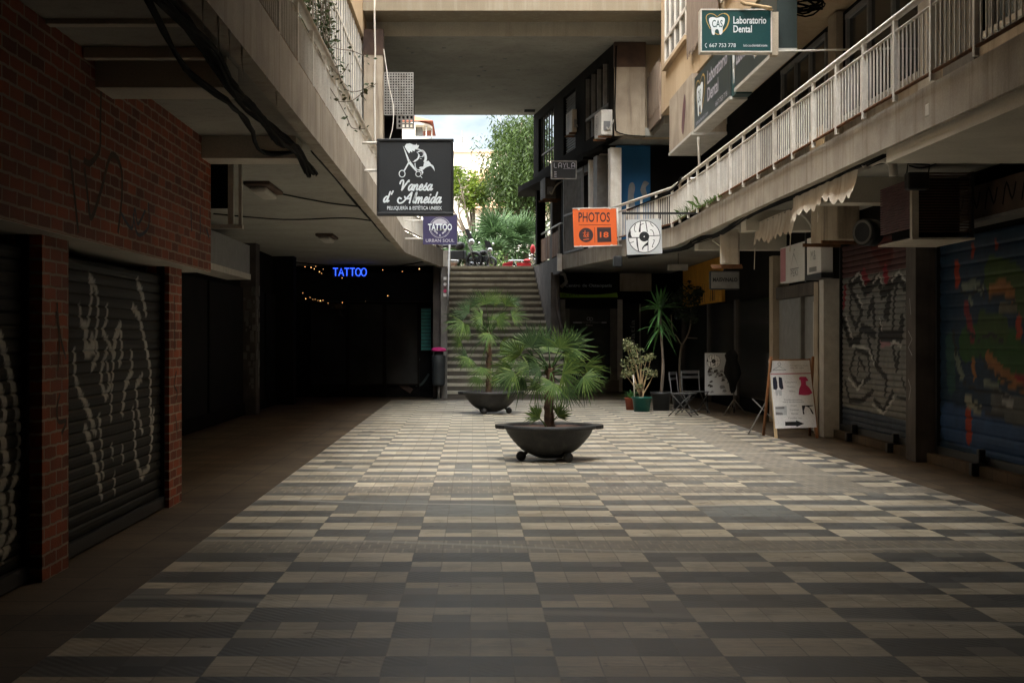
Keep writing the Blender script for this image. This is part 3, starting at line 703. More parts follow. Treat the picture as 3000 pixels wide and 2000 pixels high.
# ================================================================== SHUTTERS WITH SPRAY PAINT
import numpy as np
def shutter(parent, fr, wd, ht, base, strokes, pitch=.082, du=.017, depth=.018):
    """corrugated roller shutter; strokes = [(points (u, v), width, colour)] painted onto the slats"""
    nu = int(wd / du) + 1; nv = int(ht / pitch)
    us = np.linspace(0, wd, nu); prof = [(0, 0), (.18, .75), (.5, 1), (.82, .75)]
    vs, ds = [], []
    for j in range(nv):
        for a, d in prof: vs.append((j + a) * pitch); ds.append(d * depth)
    vs.append(nv * pitch); ds.append(0)
    vs = np.array(vs); ds = np.array(ds); nr = len(vs)
    UU, VV = np.meshgrid(us, vs); DD = np.repeat(ds[:, None], nu, 1)
    colr = np.ones((nr, nu, 3)) * np.array(base)
    UJ = UU + .012 * np.sin(VV * 76); VJ = VV
    for pts, wdt, c in strokes:
        dist = np.full(UU.shape, 9.0)
        pp_ = pts if len(pts) > 1 else [pts[0], (pts[0][0] + .001, pts[0][1])]
        for (ax, ay), (bx, by) in zip(pp_[:-1], pp_[1:]):
            dx, dy = bx - ax, by - ay; l2 = dx * dx + dy * dy + 1e-9
            tt = np.clip(((UJ - ax) * dx + (VJ - ay) * dy) / l2, 0, 1)
            dist = np.minimum(dist, np.hypot(UJ - ax - tt * dx, VJ - ay - tt * dy))
        a = np.clip((wdt / 2 + .005 - dist) / .010, 0, 1)[..., None]
        colr = colr * (1 - a) + np.array(c) * a
    O, U, V, N = fr; org = ORG[parent.name]
    b = MB()
    co_ = (np.array(O - org)[None, None] + UU[..., None] * np.array(U) + VV[..., None] * np.array(V) + DD[..., None] * np.array(N)).reshape(-1, 3)
    faces = [(j * nu + i, j * nu + i + 1, (j + 1) * nu + i + 1, (j + 1) * nu + i) for j in range(nr - 1) for i in range(nu - 1)]
    me = bpy.data.meshes.new('roller_shutter'); me.from_pydata(co_.tolist(), [], faces)
    at = me.color_attributes.new('paint', 'FLOAT_COLOR', 'POINT')
    at.data.foreach_set('color', np.concatenate([colr.reshape(-1, 3), np.ones((nr * nu, 1))], 1).astype(np.float32).ravel())
    me.materials.append(M['shutter']); o = bpy.data.objects.new('roller_shutter', me); COL.objects.link(o); o.parent = parent; ORG[o.name] = org
    # bottom bar and side guides
    b.fbox(fr, 0, wd, -.005, .09, depth + .002, depth + .035); b.build('bottom_bar', M['black'], o)
    b = MB(); b.fbox(fr, -.06, -.002, -.004, ht + .05, -.02, .05); b.build('guide', M['black'], o)
    b = MB(); b.fbox(fr, wd + .002, wd + .06, -.004, ht + .05, -.02, .05); b.build('guide', M['black'], o)
    return o
def px2(pts, crop, sc, X, y0, right=False):
    """photo pixels in a zoomed crop -> (u, v) on the wall plane X"""
    o = []
    for x, y in pts:
        xf, yf = crop[0] + x / sc, crop[1] + y / sc
        Y = abs(X) * F / abs(xf - VX); o.append(((y0 - Y) if right else (Y - y0), CH + (VY - yf) * Y / F))
    return o

# ------------------------------------------------------------------ brick shopfront on the left
bf = thing('brick_shopfront', 'red brick shopfront with scrawled tags, low soffit and two black roller shutters on the left', 'shopfront', (-2.7, 9, 0))
MB().box(-4.0, -2.546, -2, 13.55, 2.15, SOF - .004).build('upper_wall', M['brick'], bf)
MB().box(-3.99, -2.55, -2, 13.545, 2.144, 2.1495).build('lintel_soffit', M['beamplaster'], bf)
for y0, y1, x in ((4.95, 5.5, -2.66), (8.62, 9.18, -2.66), (12.40, 12.93, -2.70)):
    MB().box(-3.2, x, y0, y1, 0, 2.143).build('pillar', M['brick'], bf)
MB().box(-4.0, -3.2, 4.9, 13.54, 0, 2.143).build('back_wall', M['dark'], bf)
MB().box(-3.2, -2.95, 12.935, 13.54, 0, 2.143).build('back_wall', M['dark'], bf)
WH = (.42, .42, .40); C2, C3 = (0, 600), (0, 1200)
S = []
for pts, wd in (
    ([(585, 485), (625, 560), (640, 640), (640, 760), (625, 900), (640, 1000), (600, 1090)], .06),
    ([(520, 690), (530, 790), (570, 830), (590, 700), (600, 600), (590, 520)], .06), ([(560, 830), (560, 980), (610, 960), (600, 900)], .1),
    ([(700, 680), (700, 760), (670, 850), (710, 920), (740, 1000), (740, 1100), (730, 1250), (725, 1420)], .05),
    ([(785, 810), (750, 900), (745, 1000)], .09), ([(790, 850), (800, 1000), (780, 1060)], .06),
    ([(870, 690), (910, 740), (930, 830), (960, 960), (985, 1100), (985, 1300), (990, 1500)], .07), ([(900, 525), (930, 600), (955, 720)], .08),
    ([(700, 970), (665, 1080), (660, 1180), (690, 1280), (720, 1200), (700, 1060)], .06), ([(860, 990), (865, 1100), (820, 1200), (800, 1380)], .07),
    ([(485, 980), (490, 1150), (520, 1250), (580, 1360), (610, 1500)], .06), ([(930, 1140), (890, 1200), (900, 1350), (930, 1500)], .06),
    ([(870, 1350), (880, 1480)], .05), ([(650, 1400), (655, 1500)], .05), ([(560, 1490), (590, 1560)], .06)):
    S.append((px2(pts, C2, 2.24, 2.78, 9.19), wd, WH))
for pts, wd in (([(490, 0), (520, 60), (545, 140)], .06), ([(485, 120), (520, 220), (560, 370), (580, 510)], .07), ([(565, 60), (580, 200), (590, 400)], .05),
    ([(640, 220), (645, 280)], .05), ([(700, 230), (705, 310)], .05), ([(655, 390), (655, 480)], .05), ([(770, 100), (775, 280), (810, 395), (850, 350), (868, 200), (880, 20)], .06)):
    S.append((px2(pts, C3, 1.96, 2.78, 9.19), wd, WH))
shutter(bf, leftwall(-2.79, 9.19, .02), 3.2, 2.1, (.014, .014, .013), S)
S = []
for pts, wd in (([(0, 900), (40, 1040), (90, 1250), (110, 1400), (130, 1560)], .08), ([(-20, 1180), (30, 1330), (20, 1560)], .07)): S.append((px2(pts, C2, 2.24, 2.78, 5.55), wd, WH))
for pts, wd in (([(90, 0), (110, 200), (100, 350), (60, 500), (80, 700), (20, 860)], .07), ([(0, 120), (40, 350), (0, 480), (30, 640), (0, 800)], .09)): S.append((px2(pts, C3, 1.96, 2.78, 5.55), wd, WH))
shutter(bf, leftwall(-2.79, 5.55, .02), 3.02, 2.1, (.014, .014, .013), S)
# black spray tags on the brick
C1 = (0, 0)
def tagmesh(lines, crop, sc, X, n, mat, wd, parent, k=5):
    b = MB(); fr = leftwall(X, 0, 0)
    for l in lines: b.fstroke(fr, [tuple(p) for p in catmull(px2(l, crop, sc, abs(X), 0), k)], wd, n)
    return b.build('spray_tag', M[mat], parent)
tagmesh([[(450, 980), (470, 1150), (490, 1330), (510, 1530)], [(660, 590), (655, 800), (650, 980), (590, 1070), (545, 1050)], [(550, 1100), (570, 1270), (595, 1430), (660, 1250), (725, 1020), (790, 1100), (795, 1300), (770, 1530)]], C1, 2.24, -2.546, .004, 'soot', .045, bf)
tagmesh([[(790, 1400), (860, 1500), (880, 1370), (900, 1470), (950, 1380)], [(970, 1330), (970, 1490), (900, 1540), (870, 1400)]], C1, 2.24, -2.546, .005, 'navy', .03, bf)
tagmesh([[(1250, 1360), (1255, 1520)], [(1310, 1350), (1312, 1540)], [(1350, 1500), (1370, 1560)]], C1, 2.24, -2.546, .004, 'navy', .04, bf)
tagmesh([[(370, 640), (390, 850), (430, 1010)], [(375, 1090), (385, 900), (365, 700)], [(390, 1240), (370, 1330), (380, 1420), (430, 1420), (400, 1500)]], C2, 2.24, -2.66, .004, 'soot', .03, bf)
tagmesh([[(1140, 600), (1145, 960)], [(1155, 1090), (1140, 1180), (1160, 1230), (1150, 1280)], [(1150, 1380), (1160, 1500)]], C2, 2.24, -2.70, .004, 'soot', .028, bf)

# white sign box and window beyond the brick
sg = thing('sign_box', 'plain white sign box over a dark shop behind the brick shopfront', 'sign', (-4.0, 22, 2.6))
MB().box(-4.4, -4.0, 14.5, 25.0, 2.66, 3.17).build('panel', M['dimgrey'], sg, bevel=.01)
MB().box(-4.41, -3.985, 14.5, 25.01, 2.56, 2.657).build('trim', M['frame'], sg)
wf = thing('window', 'narrow dark window with pale frame between brick shopfront and soffit', 'window', (-2.62, 13.7, 2.7))
MB().box(-3.2, -2.36, 13.70, 13.72, 2.78, 3.3).build('pane', M['dark'], wf)
b = MB(); b.box(-2.40, -2.35, 13.66, 13.74, 2.62, 3.36); b.box(-2.30, -2.27, 13.68, 13.74, 2.62, 3.36); b.box(-3.2, -2.26, 13.66, 13.74, 2.58, 2.617); b.build('frame', M['frame'], wf)
dk = thing('shopfront', 'row of unlit shopfronts in the dark left arcade', 'shopfront', (-4.5, 22, 0))
for a, c in ((14, 18.9), (20, 27.3), (28.4, 31.8)):
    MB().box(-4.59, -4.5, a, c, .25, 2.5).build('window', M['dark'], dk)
    MB().box(-4.55, -4.47, (a + c) / 2, (a + c) / 2 + .07, .251, 2.49).build('mullion', M['darkwall'], dk)
    MB().box(-4.58, -4.46, a, c, .02, .249).build('plinth', M['darkwall'], dk)

# ------------------------------------------------------------------ tattoo studio at the far left
tt = thing('tattoo_shop', 'unlit tattoo studio with black front and teal side grille beside the stairs', 'shop', (-2.8, 36.6, 0))
MB().box(-4.6, -1.02, 36.2, 36.8, 0, SOF - .005).build('front', M['dark'], tt)
MB().box(-4.6, -1.03, 36.0, 36.19, 2.45, 3.2).build('sign_board', M['cloth'], tt)
for xa, xb in ((-4.2, -3.3), (-3.2, -2.35), (-2.25, -1.45)):
    w_ = MB().box(xa, xb, 36.17, 36.192, .35, 2.4).build('window', M['glass'], tt); b = MB(); b.box(xa - .05, xa - .001, 36.12, 36.19, .004, 2.44); b.box(xb + .001, xb + .05, 36.12, 36.19, .004, 2.44); b.box(xa, xb, 36.13, 36.19, .3, .349); b.build('frame', M['darkwall'], w_)
gl = MB().box(-1.35, -1.1, 36.12, 36.19, 1.2, 2.3).build('grille_panel', M['tealpaint'], tt)
b = MB()
for k in range(13): b.box(-1.37, -1.08, 36.09, 36.115, 1.2 + k * .09, 1.215 + k * .09)
b.build('grille_bars', M['black'], gl)
b = MB(); fr = front(-4.6, 36.195, 0)
b.fstroke(fr, [tuple(p) for p in catmull([(2.0, 1.4), (2.35, 1.0), (2.3, .6), (2.7, .35), (3.0, .15)], 5)], .14, .004); b.build('mural_stroke', M['soot'], tt)
b = MB(); b.fstroke(fr, [tuple(p) for p in catmull([(3.2, 1.0), (3.05, .7), (2.9, .5), (3.2, .3), (3.45, .6)], 5)], .06, .005); b.build('mural_stroke', M['tealdull'], tt)
nz_ = thing('neon_sign', 'glowing blue neon sign spelling TATTOO under the left soffit', 'sign', (-3.2, 35, 3.1))
b = MB(); z0, z1 = wz(808, 35), wz(786, 35)
def tube2(l): b.tube([(wx(976, 35) + u * .0214, 35, z0 + v * (z1 - z0)) for u, v in l], .0125, 6)
lw = 6.6
for k, ch in enumerate('TATTOO'):
    u = k * lw
    if ch == 'T': tube2([(u, 1), (u + 5.6, 1)]); tube2([(u + 2.8, 1), (u + 2.8, 0)])
    elif ch == 'A': tube2([(u, 0), (u + 2.8, 1), (u + 5.6, 0)]); tube2([(u + 1.2, .36), (u + 4.4, .36)])
    else: tube2([(u + 2.9 + 3.0 * math.cos(a * math.pi / 8), .5 + .5 * math.sin(a * math.pi / 8)) for a in range(17)])
b.build('letter_tube', M['neon'], nz_)
MB().box(wx(976, 35) - .02, wx(1072, 35), 35.03, 35.05, z0 - .03, z1 + .03).build('backing', M['black'], nz_)
def lights(name, label, path, bulbs):
    t = thing(name, label, 'lights', path[0]); MB().tube(catmull(path, 6), .004, 4).build('wire', M['cable'], t)
    for p, r in bulbs: MB().sphere(p, r * .75, 8, 6).build('bulb', M['bulb'], t)
    return t
def c6(x, y, Y): return P(600 + x / 2.851, 700 + y / 2.851, Y)
lights('string_lights', 'string of warm bulbs around the left end of the glowing blue lettering', [c6(835, 190, 34.6), c6(900, 240, 34.6), c6(990, 300, 34.6)],
    [(c6(x, y, 34.6), r) for x, y, r in ((837, 232, .012), (888, 238, .016), (915, 250, .013), (926, 228, .012), (957, 274, .014), (976, 287, .010), (990, 252, .008), (1147, 325, .01))])
lights('string_lights', 'sagging string of warm bulbs low in the dark left arcade', [c6(815, 450, 34.0), c6(920, 505, 34.0), c6(1030, 535, 34.0), c6(1150, 530, 34.0), c6(1340, 520, 34.0), c6(1530, 474, 34)],
    [(c6(x, y, 34), r) for x, y, r in ((819, 452, .009), (843, 499, .014), (879, 488, .009), (901, 504, .007), (922, 503, .008), (945, 514, .007), (965, 516, .018), (987, 512, .010), (1030, 535, .009), (1149, 531, .011), (1341, 520, .007), (1528, 474, .014))])
lights('string_lights', 'string of three warm bulbs right of the glowing blue lettering', [c6(1345, 250, 34.4), c6(1490, 258, 34.4), c6(1650, 272, 34.4), c6(1790, 250, 34.4)],
    [(c6(x, y, 34.4), r) for x, y, r in ((1486, 258, .011), (1650, 272, .010), (1792, 250, .020))])

# litter bin
bn = thing('litter_bin', 'dark grey litter bin with magenta lid beside the left foot of the stairs', 'bin', (-.88, 34.6, 0))
X0, Y0 = -.86, 34.6
MB().lathe([(0, .34), (.13, .34), (.16, .40), (.175, 1.08), (.172, 1.10), (0, 1.10)], (X0, Y0, 0), 24).build('body', M['bingrey'], bn)
MB().lathe([(0, 1.2), (.12, 1.2), (.12, 1.10), (0, 1.1)], (X0, Y0, 0.001), 20).build('neck', M['black'], bn)
MB().lathe([(0, 1.19), (.185, 1.195), (.19, 1.22), (.18, 1.255), (.12, 1.285), (0, 1.295)], (X0, Y0, 0.005), 28).build('lid', M['pink'], bn)
b = MB(); b.tube([(X0, Y0, 0), (X0, Y0, .338)], .03); b.lathe([(0, .02), (.1, .02), (.1, 0)], (X0, Y0, .001), 16); b.build('post', M['greypaint'], bn)

# ------------------------------------------------------------------ ceiling lamps and cables on the left soffit
for lab, c, yw in (('oblong bulkhead lamp on the left soffit, nearest to the viewer', P(773, 580, 17.4), .6), ('small bulkhead lamp on the left soffit, nearer the blue neon', P(958, 705, 25.6), .5)):
    c.z = SOF; t = thing('ceiling_lamp', lab, 'lamp', c, 'bulkhead lamps on the left soffit')
    MB().box(c.x - .16, c.x + .16, c.y - yw, c.y + yw, SOF - .05, SOF - .001).build('base', M['soot'], t, bevel=.015)
    MB().box(c.x - .10, c.x + .10, c.y - yw * .75, c.y + yw * .85, SOF - .12, SOF - .0505).build('diffuser', M['frame'], t, bevel=.04)
def cables(name, label, path, n, spread, r, seed, mat='cable'):
    q = random.Random(seed); b = MB()
    for k in range(n):
        ph, am = q.random() * 6, spread * (.4 + q.random())
        cp = [Vector(p) + Vector((q.gauss(0, 1), 0, q.gauss(0, 1))) * (spread * .55 if n > 4 else 0) for p in path]
        b.tube([p + Vector((math.cos(ph + i * .5) * am * .6 + q.uniform(-.008, .008), 0, math.sin(ph + i * .43) * am * .6)) for i, p in enumerate(catmull(cp, 4))], r * (.6 + q.random() * .8), 5)
    return tag(b.build(name, M[mat]), label, 'cables')
cables('cable_bundle', 'thick tangled bundle of black cables slung under the left slab edge', [(-1.64, 4.5, 3.34), (-1.63, 6.5, 3.26), (-1.62, 8.2, 3.27), (-1.6, 9.2, 3.16), (-1.63, 10.4, 3.2), (-1.62, 11.6, 3.17), (-1.6, 12.6, 3.2), (-1.58, 13.6, 3.13), (-1.62, 13.8, 3.2)], 15, .042, .0115, 3)
cables('cable', 'loose black cable drooping below the left cable bundle', [(-1.70, 7.2, 3.3), (-1.76, 8.6, 3.16), (-1.66, 9.4, 3.1), (-1.7, 10.6, 3.12), (-1.75, 11.6, 3.05), (-1.64, 12.7, 3.2)], 2, .02, .012, 5)
cables('cable', 'thin twisted cable running along the left slab edge to the stairs', [(-1.60, 13.8, 3.36), (-1.60, 17, 3.36), (-1.58, 19.4, 3.32), (-1.60, 22, 3.36), (-1.57, 25, 3.30), (-1.58, 27, 3.36), (-1.4, 30, 3.36), (-1.0, 34, 3.33)], 3, .02, .010, 6)
cables('cable', 'cable across the soffit from slab edge to the oblong lamp', [(-1.58, 20, 3.385), (-2.0, 19.2, 3.37), (-2.5, 17.9, 3.37)], 1, .004, .014, 8)
cables('cable', 'thin cable sagging across the left soffit behind the oblong lamp', [(-3.9, 21, 3.38), (-2.9, 21.4, 3.33), (-2.0, 21.5, 3.36), (-1.58, 21.8, 3.34)], 1, .004, .009, 9)
cables('cable', 'cable strung low across the far end of the left arcade', [(-4.4, 33.5, 3.36), (-3.2, 33.6, 3.24), (-2.0, 33.4, 3.22), (-1.0, 33, 3.36)], 1, .004, .011, 10)
cables('cable_bundle', 'cable tangle by the narrow dark window above the brick corner', [(-2.66, 13.62, 3.36), (-2.45, 13.62, 3.3), (-2.22, 13.64, 3.25), (-2.05, 13.7, 3.27)], 9, .022, .013, 11)
cables('cable_bundle', 'black cable coil in the top left corner on the brick wall', [(-2.50, 6.2, 3.36), (-2.47, 6.9, 3.3), (-2.5, 7.4, 3.36)], 10, .045, .014, 12)
for z, y in ((3.37, 8.3), (3.33, 9.1)):
    tag(MB().box(-2.54, -1.72, y, y + .09, z, SOF - .001).build('conduit', M['beamplaster']), 'flat conduit on the left soffit, %s the nearest beam' % ('farther in front of' if y < 9 else 'tight in front of'), 'conduit')
# right side cables
cables('cable_bundle', 'tangled cables under the right slab edge behind the torn awning', [(4.02, 13.6, 3.32), (4.02, 17, 3.26), (4.0, 20, 3.30), (4.02, 22.6, 3.22), (4.0, 25, 3.26), (3.95, 26.6, 3.2), (3.3, 30, 3.28)], 8, .035, .012, 13)
cables('cable', 'cables looping into the slab by the white pipe elbow', [(4.2, 13.1, 3.38), (4.3, 13.9, 3.30), (4.15, 14.5, 3.32)], 4, .03, .010, 14)
cables('cable', 'black cable draped along the bend of the right railing', [(3.8, 25.5, 4.45), (3.8, 26.6, 4.36), (3.6, 28.2, 4.30), (3.3, 30.0, 4.26)], 3, .02, .012, 15)
cables('cable', 'black cable running down the bridge pillar above the blue wall', [(3.12, 30.56, 7.9), (3.10, 30.56, 6.3), (3.2, 30.56, 6.0), (3.75, 30.58, 5.93)], 2, .008, .014, 16)
cables('cable_bundle', 'coil of black cables behind the green dental sign', [(4.0, 18.5, 5.95), (4.35, 18.4, 5.82), (4.6, 18.5, 5.95), (4.3, 18.6, 6.05), (4.1, 18.5, 5.9)], 8, .05, .014, 17)
cables('cable_wrap', 'yellowed cable wrap hanging over the green dental sign', [(3.24, 17.14, 6.0), (3.32, 17.12, 5.76), (3.28, 17.1, 5.63), (3.42, 17.1, 5.58), (3.66, 17.14, 5.54)], 4, .018, .02, 18, 'palewood')
cables('cable', 'white cable looping from the bridge pillar past the perforated box', [(-1.87, 29.2, 7.55), (-1.78, 29.15, 6.9), (-1.66, 29.1, 6.2), (-1.8, 29.1, 5.5), (-2.2, 29.2, 5.05)], 1, .002, .012, 19, 'white')
cables('pipe', 'thin white pipe rising beside the left bridge pillar', [(-2.05, 29.0, 8.6), (-2.05, 29.05, 7), (-2.06, 29.1, 4.6)], 1, .001, .022, 20, 'white')
# ================================================================== SIGNS
TH = .004
# --- black hairdresser sign
Y = 18.2; x0, x1, z0, z1 = wx(1104, Y), wx(1329, Y), wz(632, Y), wz(407, Y)
sg = thing('hanging_sign', 'big square black hairdresser sign with scissors emblem and white script lettering', 'sign', ((x0 + x1) / 2, Y, z0))
MB().box(x0 + .03, x1 - .03, Y, Y + .10, z0 + .03, z1 - .03).build('panel', M['signblack'], sg)
b = MB(); b.box(x0, x1, Y - .025, Y + .11, z0, z0 + .045); b.box(x0, x1, Y - .02, Y + .11, z1 - .032, z1); b.box(x0, x0 + .032, Y - .018, Y + .108, z0 + .046, z1 - .033); b.box(x1 - .032, x1, Y - .018, Y + .108, z0 + .046, z1 - .033)
b.build('frame', M['black'], sg, bevel=.008)
for zz in (wz(417, Y), wz(498, Y)): MB().tube([(-1.47, Y + .05, zz), (x0, Y + .05, zz)], .018).build('bracket', M['white'], sg)
fr = front(0, Y - .001, 0); SC1 = 4.752
def v(x, y): return (wx(1100 + x / SC1, Y), wz(400 + y / SC1, Y))
PX = Y / F / SC1                                   # metres per crop pixel
def vs(l, k=0): l = [v(*p) for p in l]; return [tuple(p) for p in catmull(l, k)] if k else l
e = MB()
e.fpoly(fr, vs([(380, 128), (400, 160), (470, 320), (575, 470), (585, 490), (565, 492), (470, 385), (452, 350), (415, 230)]), TH)
e.fstroke(fr, vs([(462, 368), (400, 478)]), 20 * PX, TH); e.fring(fr, v(371, 520), 41 * PX, 11 * PX, TH, 28, 47 * PX); e.fring(fr, v(597, 524), 36 * PX, 10 * PX, TH)
e.fstroke(fr, vs([(625, 550), (650, 578)]), 9 * PX, TH)
e.fpoly(fr, vs([(405, 140), (430, 105), (480, 96), (530, 118), (560, 120), (575, 100), (580, 125), (608, 122), (595, 160), (555, 178), (540, 210), (515, 195), (510, 225), (485, 205), (470, 238), (440, 200)]), TH + .0005)
e.fstroke(fr, vs([(560, 175), (600, 180), (650, 200), (690, 250), (700, 310), (680, 360)], 4), [14 * PX] * 8 + [34 * PX] * 12 + [24 * PX], TH)
e.fstroke(fr, vs([(575, 215), (605, 260), (590, 310), (545, 345), (520, 352)], 4), [8 * PX] * 4 + [22 * PX] * 9 + [7 * PX] * 4, TH + .0003)
e.fstroke(fr, vs([(590, 215), (640, 205), (672, 245), (655, 285)], 4), 16 * PX, TH)
e.fpoly(fr, vs([(680, 350), (740, 340), (775, 385), (720, 395), (690, 430), (650, 468), (605, 440), (620, 425), (665, 420)]), TH)
e.fstroke(fr, vs([(650, 460), (700, 420), (770, 400), (808, 440), (822, 482)], 4), [26 * PX] * 12 + [18 * PX, 14 * PX, 8 * PX, 4 * PX, 2 * PX], TH + .0004)
e.fstroke(fr, vs([(550, 370), (555, 420), (580, 460), (640, 475), (655, 500), (645, 540)], 4), [10 * PX] * 10 + [22 * PX] * 8 + [6 * PX] * 3, TH)
e.fstroke(fr, vs([(615, 285), (650, 282)]), 6 * PX, TH); e.fstroke(fr, vs([(615, 305), (645, 315)]), 5 * PX, TH)
e.build('emblem', M['signwhite'], sg)
b = MB(); b.fdisc(fr, v(477, 347), 7 * PX, TH + .001); b.build('emblem_pivot', M['signblack'], sg)
GL = {'a': (1.0, [[(.75, .85), (.42, 1), (.08, .6), (.15, .1), (.45, .08), (.75, .85)], [(.78, .95), (.7, .25), (.82, .05), (1.05, .25)]]),
      'n': (1.0, [[(.08, .95), (.1, .0)], [(.1, .45), (.4, .98), (.62, .85), (.58, .25), (.7, .05), (1.0, .25)]]),
      'e': (.8, [[(.08, .4), (.5, .55), (.55, .88), (.32, 1), (.08, .55), (.18, .1), (.45, .05), (.85, .3)]]),
      's': (.75, [[(-.05, .2), (.25, .75), (.45, 1.2)], [(.45, 1.2), (.38, .8), (.66, .4), (.48, .03), (.15, .12)]]),
      'd': (1.0, [[(.7, .85), (.42, 1), (.08, .6), (.15, .1), (.45, .08), (.75, .8)], [(.85, 1.8), (.72, .3), (.82, .05), (1.05, .25)]]),
      'l': (.5, [[(.0, .25), (.25, 1.1), (.3, 1.75), (.15, 1.6), (.1, .3), (.22, .05), (.52, .25)]]),
      'm': (1.5, [[(.08, .95), (.1, .0)], [(.1, .45), (.36, .98), (.55, .85), (.55, .0)], [(.57, .45), (.85, .98), (1.05, .85), (1.02, .25), (1.15, .05), (1.45, .25)]]),
      'i': (.5, [[(.12, .95), (.1, .25), (.22, .05), (.5, .25)], [(.14, 1.35), (.2, 1.45)]]),
      "'": (.4, [[(.35, 1.9), (.2, 1.4)]]),
      'V': (1.55, [[(-.25, 1.15), (-.2, 1.6), (.15, 1.75), (.35, 1.3), (.42, .05)], [(.42, .05), (.8, .9), (1.25, 1.75), (1.3, 1.5)]]),
      'A': (1.9, [[(-.45, .75), (-.9, .9), (-1.0, .4), (-.6, .02), (0, .15), (.6, .9), (1.2, 1.8)], [(1.25, 1.8), (1.28, .9), (1.32, .05)], [(.1, 1.1), (.35, .8), (.9, .75), (1.3, .85)]])}
def script(mb, fr, txt, u, vv, xh, wdt, wst, n, shear=.28):
    for ch in txt:
        if ch == ' ': u += xh * .5; continue
        adv, strokes = GL[ch]
        for k, l in enumerate(strokes):
            pts = [tuple(p) for p in catmull([(u + xh * wst * p[0] + shear * xh * p[1], vv + xh * p[1]) for p in l], 4)]
            mb.fstroke(fr, pts, wdt, n + .0002 * k); mb.fdisc(fr, pts[0], wdt * .5, n + .0006, 8); mb.fdisc(fr, pts[-1], wdt * .5, n + .0007, 8)
        u += xh * wst * adv
b = MB(); u_, v_ = v(335, 750); script(b, fr, 'Vanesa', u_, v_, 80 * PX, 22 * PX, .92, TH)
b.build('script_lettering', M['signwhite'], sg)
b = MB(); u_, v_ = v(105, 915); script(b, fr, "d'", u_, v_, 80 * PX, 22 * PX, .9, TH); u_, v_ = v(375, 928); script(b, fr, "Almeida", u_, v_, 82 * PX, 22 * PX, .9, TH)
b.build('script_lettering', M['signwhite'], sg)
b = MB(); u_, v_ = v(163, 1030); b.ftext(fr, 'PELUQUERÍA & ESTÉTICA UNISEX', u_, v_, 760 * PX, 72 * PX, TH, 0, .012); b.build('lettering', M['signwhite'], sg)

# --- violet tattoo sign
Y = 28.9; x0, x1, z0, z1 = wx(1239, Y), wx(1339, Y), wz(716, Y), wz(629, Y)
sg = thing('hanging_sign', 'violet tattoo studio sign with round emblem, below the black hairdresser sign', 'sign', ((x0 + x1) / 2, Y, z0))
MB().box(x0, x1, Y, Y + .04, z0, z1).build('panel', M['violet'], sg); b = MB(); b.box(x1 + .001, x1 + .012, Y - .003, Y + .042, z0, z1); b.box(x0, x1, Y - .003, Y + .042, z1 + .001, z1 + .01); b.build('edge', M['steel'], sg)
for yy in (646, 699): MB().tube([(-1.43, Y + .03, wz(yy, Y)), (x0, Y + .03, wz(yy, Y))], .017).build('bracket', M['white'], sg)
fr = front(0, Y - .001, 0); P_ = Y / F / SC1
def v2(x, y): return (wx(1100 + x / SC1, Y), wz(400 + y / SC1, Y))
b = MB(); c = v2(898, 1268); b.fring(fr, c, 143 * P_, 6 * P_, .002, 40); b.fring(fr, c, 130 * P_, 3 * P_, .002, 40)
b.fpoly(fr, [(c[0] + 122 * P_ * math.cos(a), c[1] + 122 * P_ * math.sin(a)) for a in [R(25 + i * 13) for i in range(11)]], .002)
b.build('emblem_ring', M['silver'], sg)
b = MB(); b.fpoly(fr, [v2(728, 1215), v2(1065, 1215), v2(1065, 1310), v2(728, 1310)], .003); b.build('lettering_ground', M['violet'], sg)
b = MB(); b.ftext(fr, 'TATTOO', v2(732, 0)[0], v2(0, 1308)[1], 333 * P_, 94 * P_, .004, 0, .03); b.build('lettering', M['signwhite'], sg)
b = MB(); b.ftext(fr, 'URBAN SOUL', v2(700, 0)[0], v2(0, 1470)[1], 398 * P_, 44 * P_, .003, 0, .01)
for s_ in (-1, 1):
    for k in range(3): b.fpoly(fr, [(c[0] + s_ * (40 + k * 26) * P_, c[1] + (-92 + k * 22) * P_), (c[0] + s_ * (60 + k * 26) * P_, c[1] + (-70 + k * 22) * P_), (c[0] + s_ * (46 + k * 26) * P_, c[1] + (-56 + k * 22) * P_), (c[0] + s_ * (26 + k * 26) * P_, c[1] + (-78 + k * 22) * P_)], .003)
b.fdisc(fr, (c[0], c[1] - 108 * P_), 11 * P_, .003, 12, 17 * P_); b.fpoly(fr, [v2(838, 1282), v2(945, 1282), v2(955, 1312), v2(845, 1312)], .003)
b.build('lettering', M['silver'], sg)

# --- orange PHOTOS sign
Y = 30.4; S3 = 5.88
def v3(x, y): return (wx(1560 + x / S3, Y), wz(600 + y / S3, Y))
P3 = Y / F / S3; fr = front(0, Y - .001, 0)
x0, z0 = v3(705, 705); x1, z1 = v3(1448, 66)
sg = thing('hanging_sign', 'square orange sign reading PHOTOS in dark letters on a white frame', 'sign', ((x0 + x1) / 2, Y, z0))
p0, p1, p2, p3 = v3(718, 712), v3(1462, 690), v3(1440, 66), v3(690, 72)
MB().fpoly(fr, [p0, p1, p2, p3], -.03, .03).build('panel', M['orange'], sg)
b = MB(); b.tube([(v3(688, 66)[0], Y, v3(0, 66)[1]), (v3(1535, 48)[0], Y, v3(0, 48)[1])], .013, 6); b.tube([(v3(718, 722)[0], Y, v3(0, 722)[1]), (v3(1540, 700)[0], Y, v3(0, 700)[1])], .013, 6); b.tube([(v3(1462, 60)[0], Y, v3(0, 60)[1]), (v3(1484, 705)[0], Y, v3(0, 705)[1])], .013, 6)
b.build('frame', M['white'], sg)
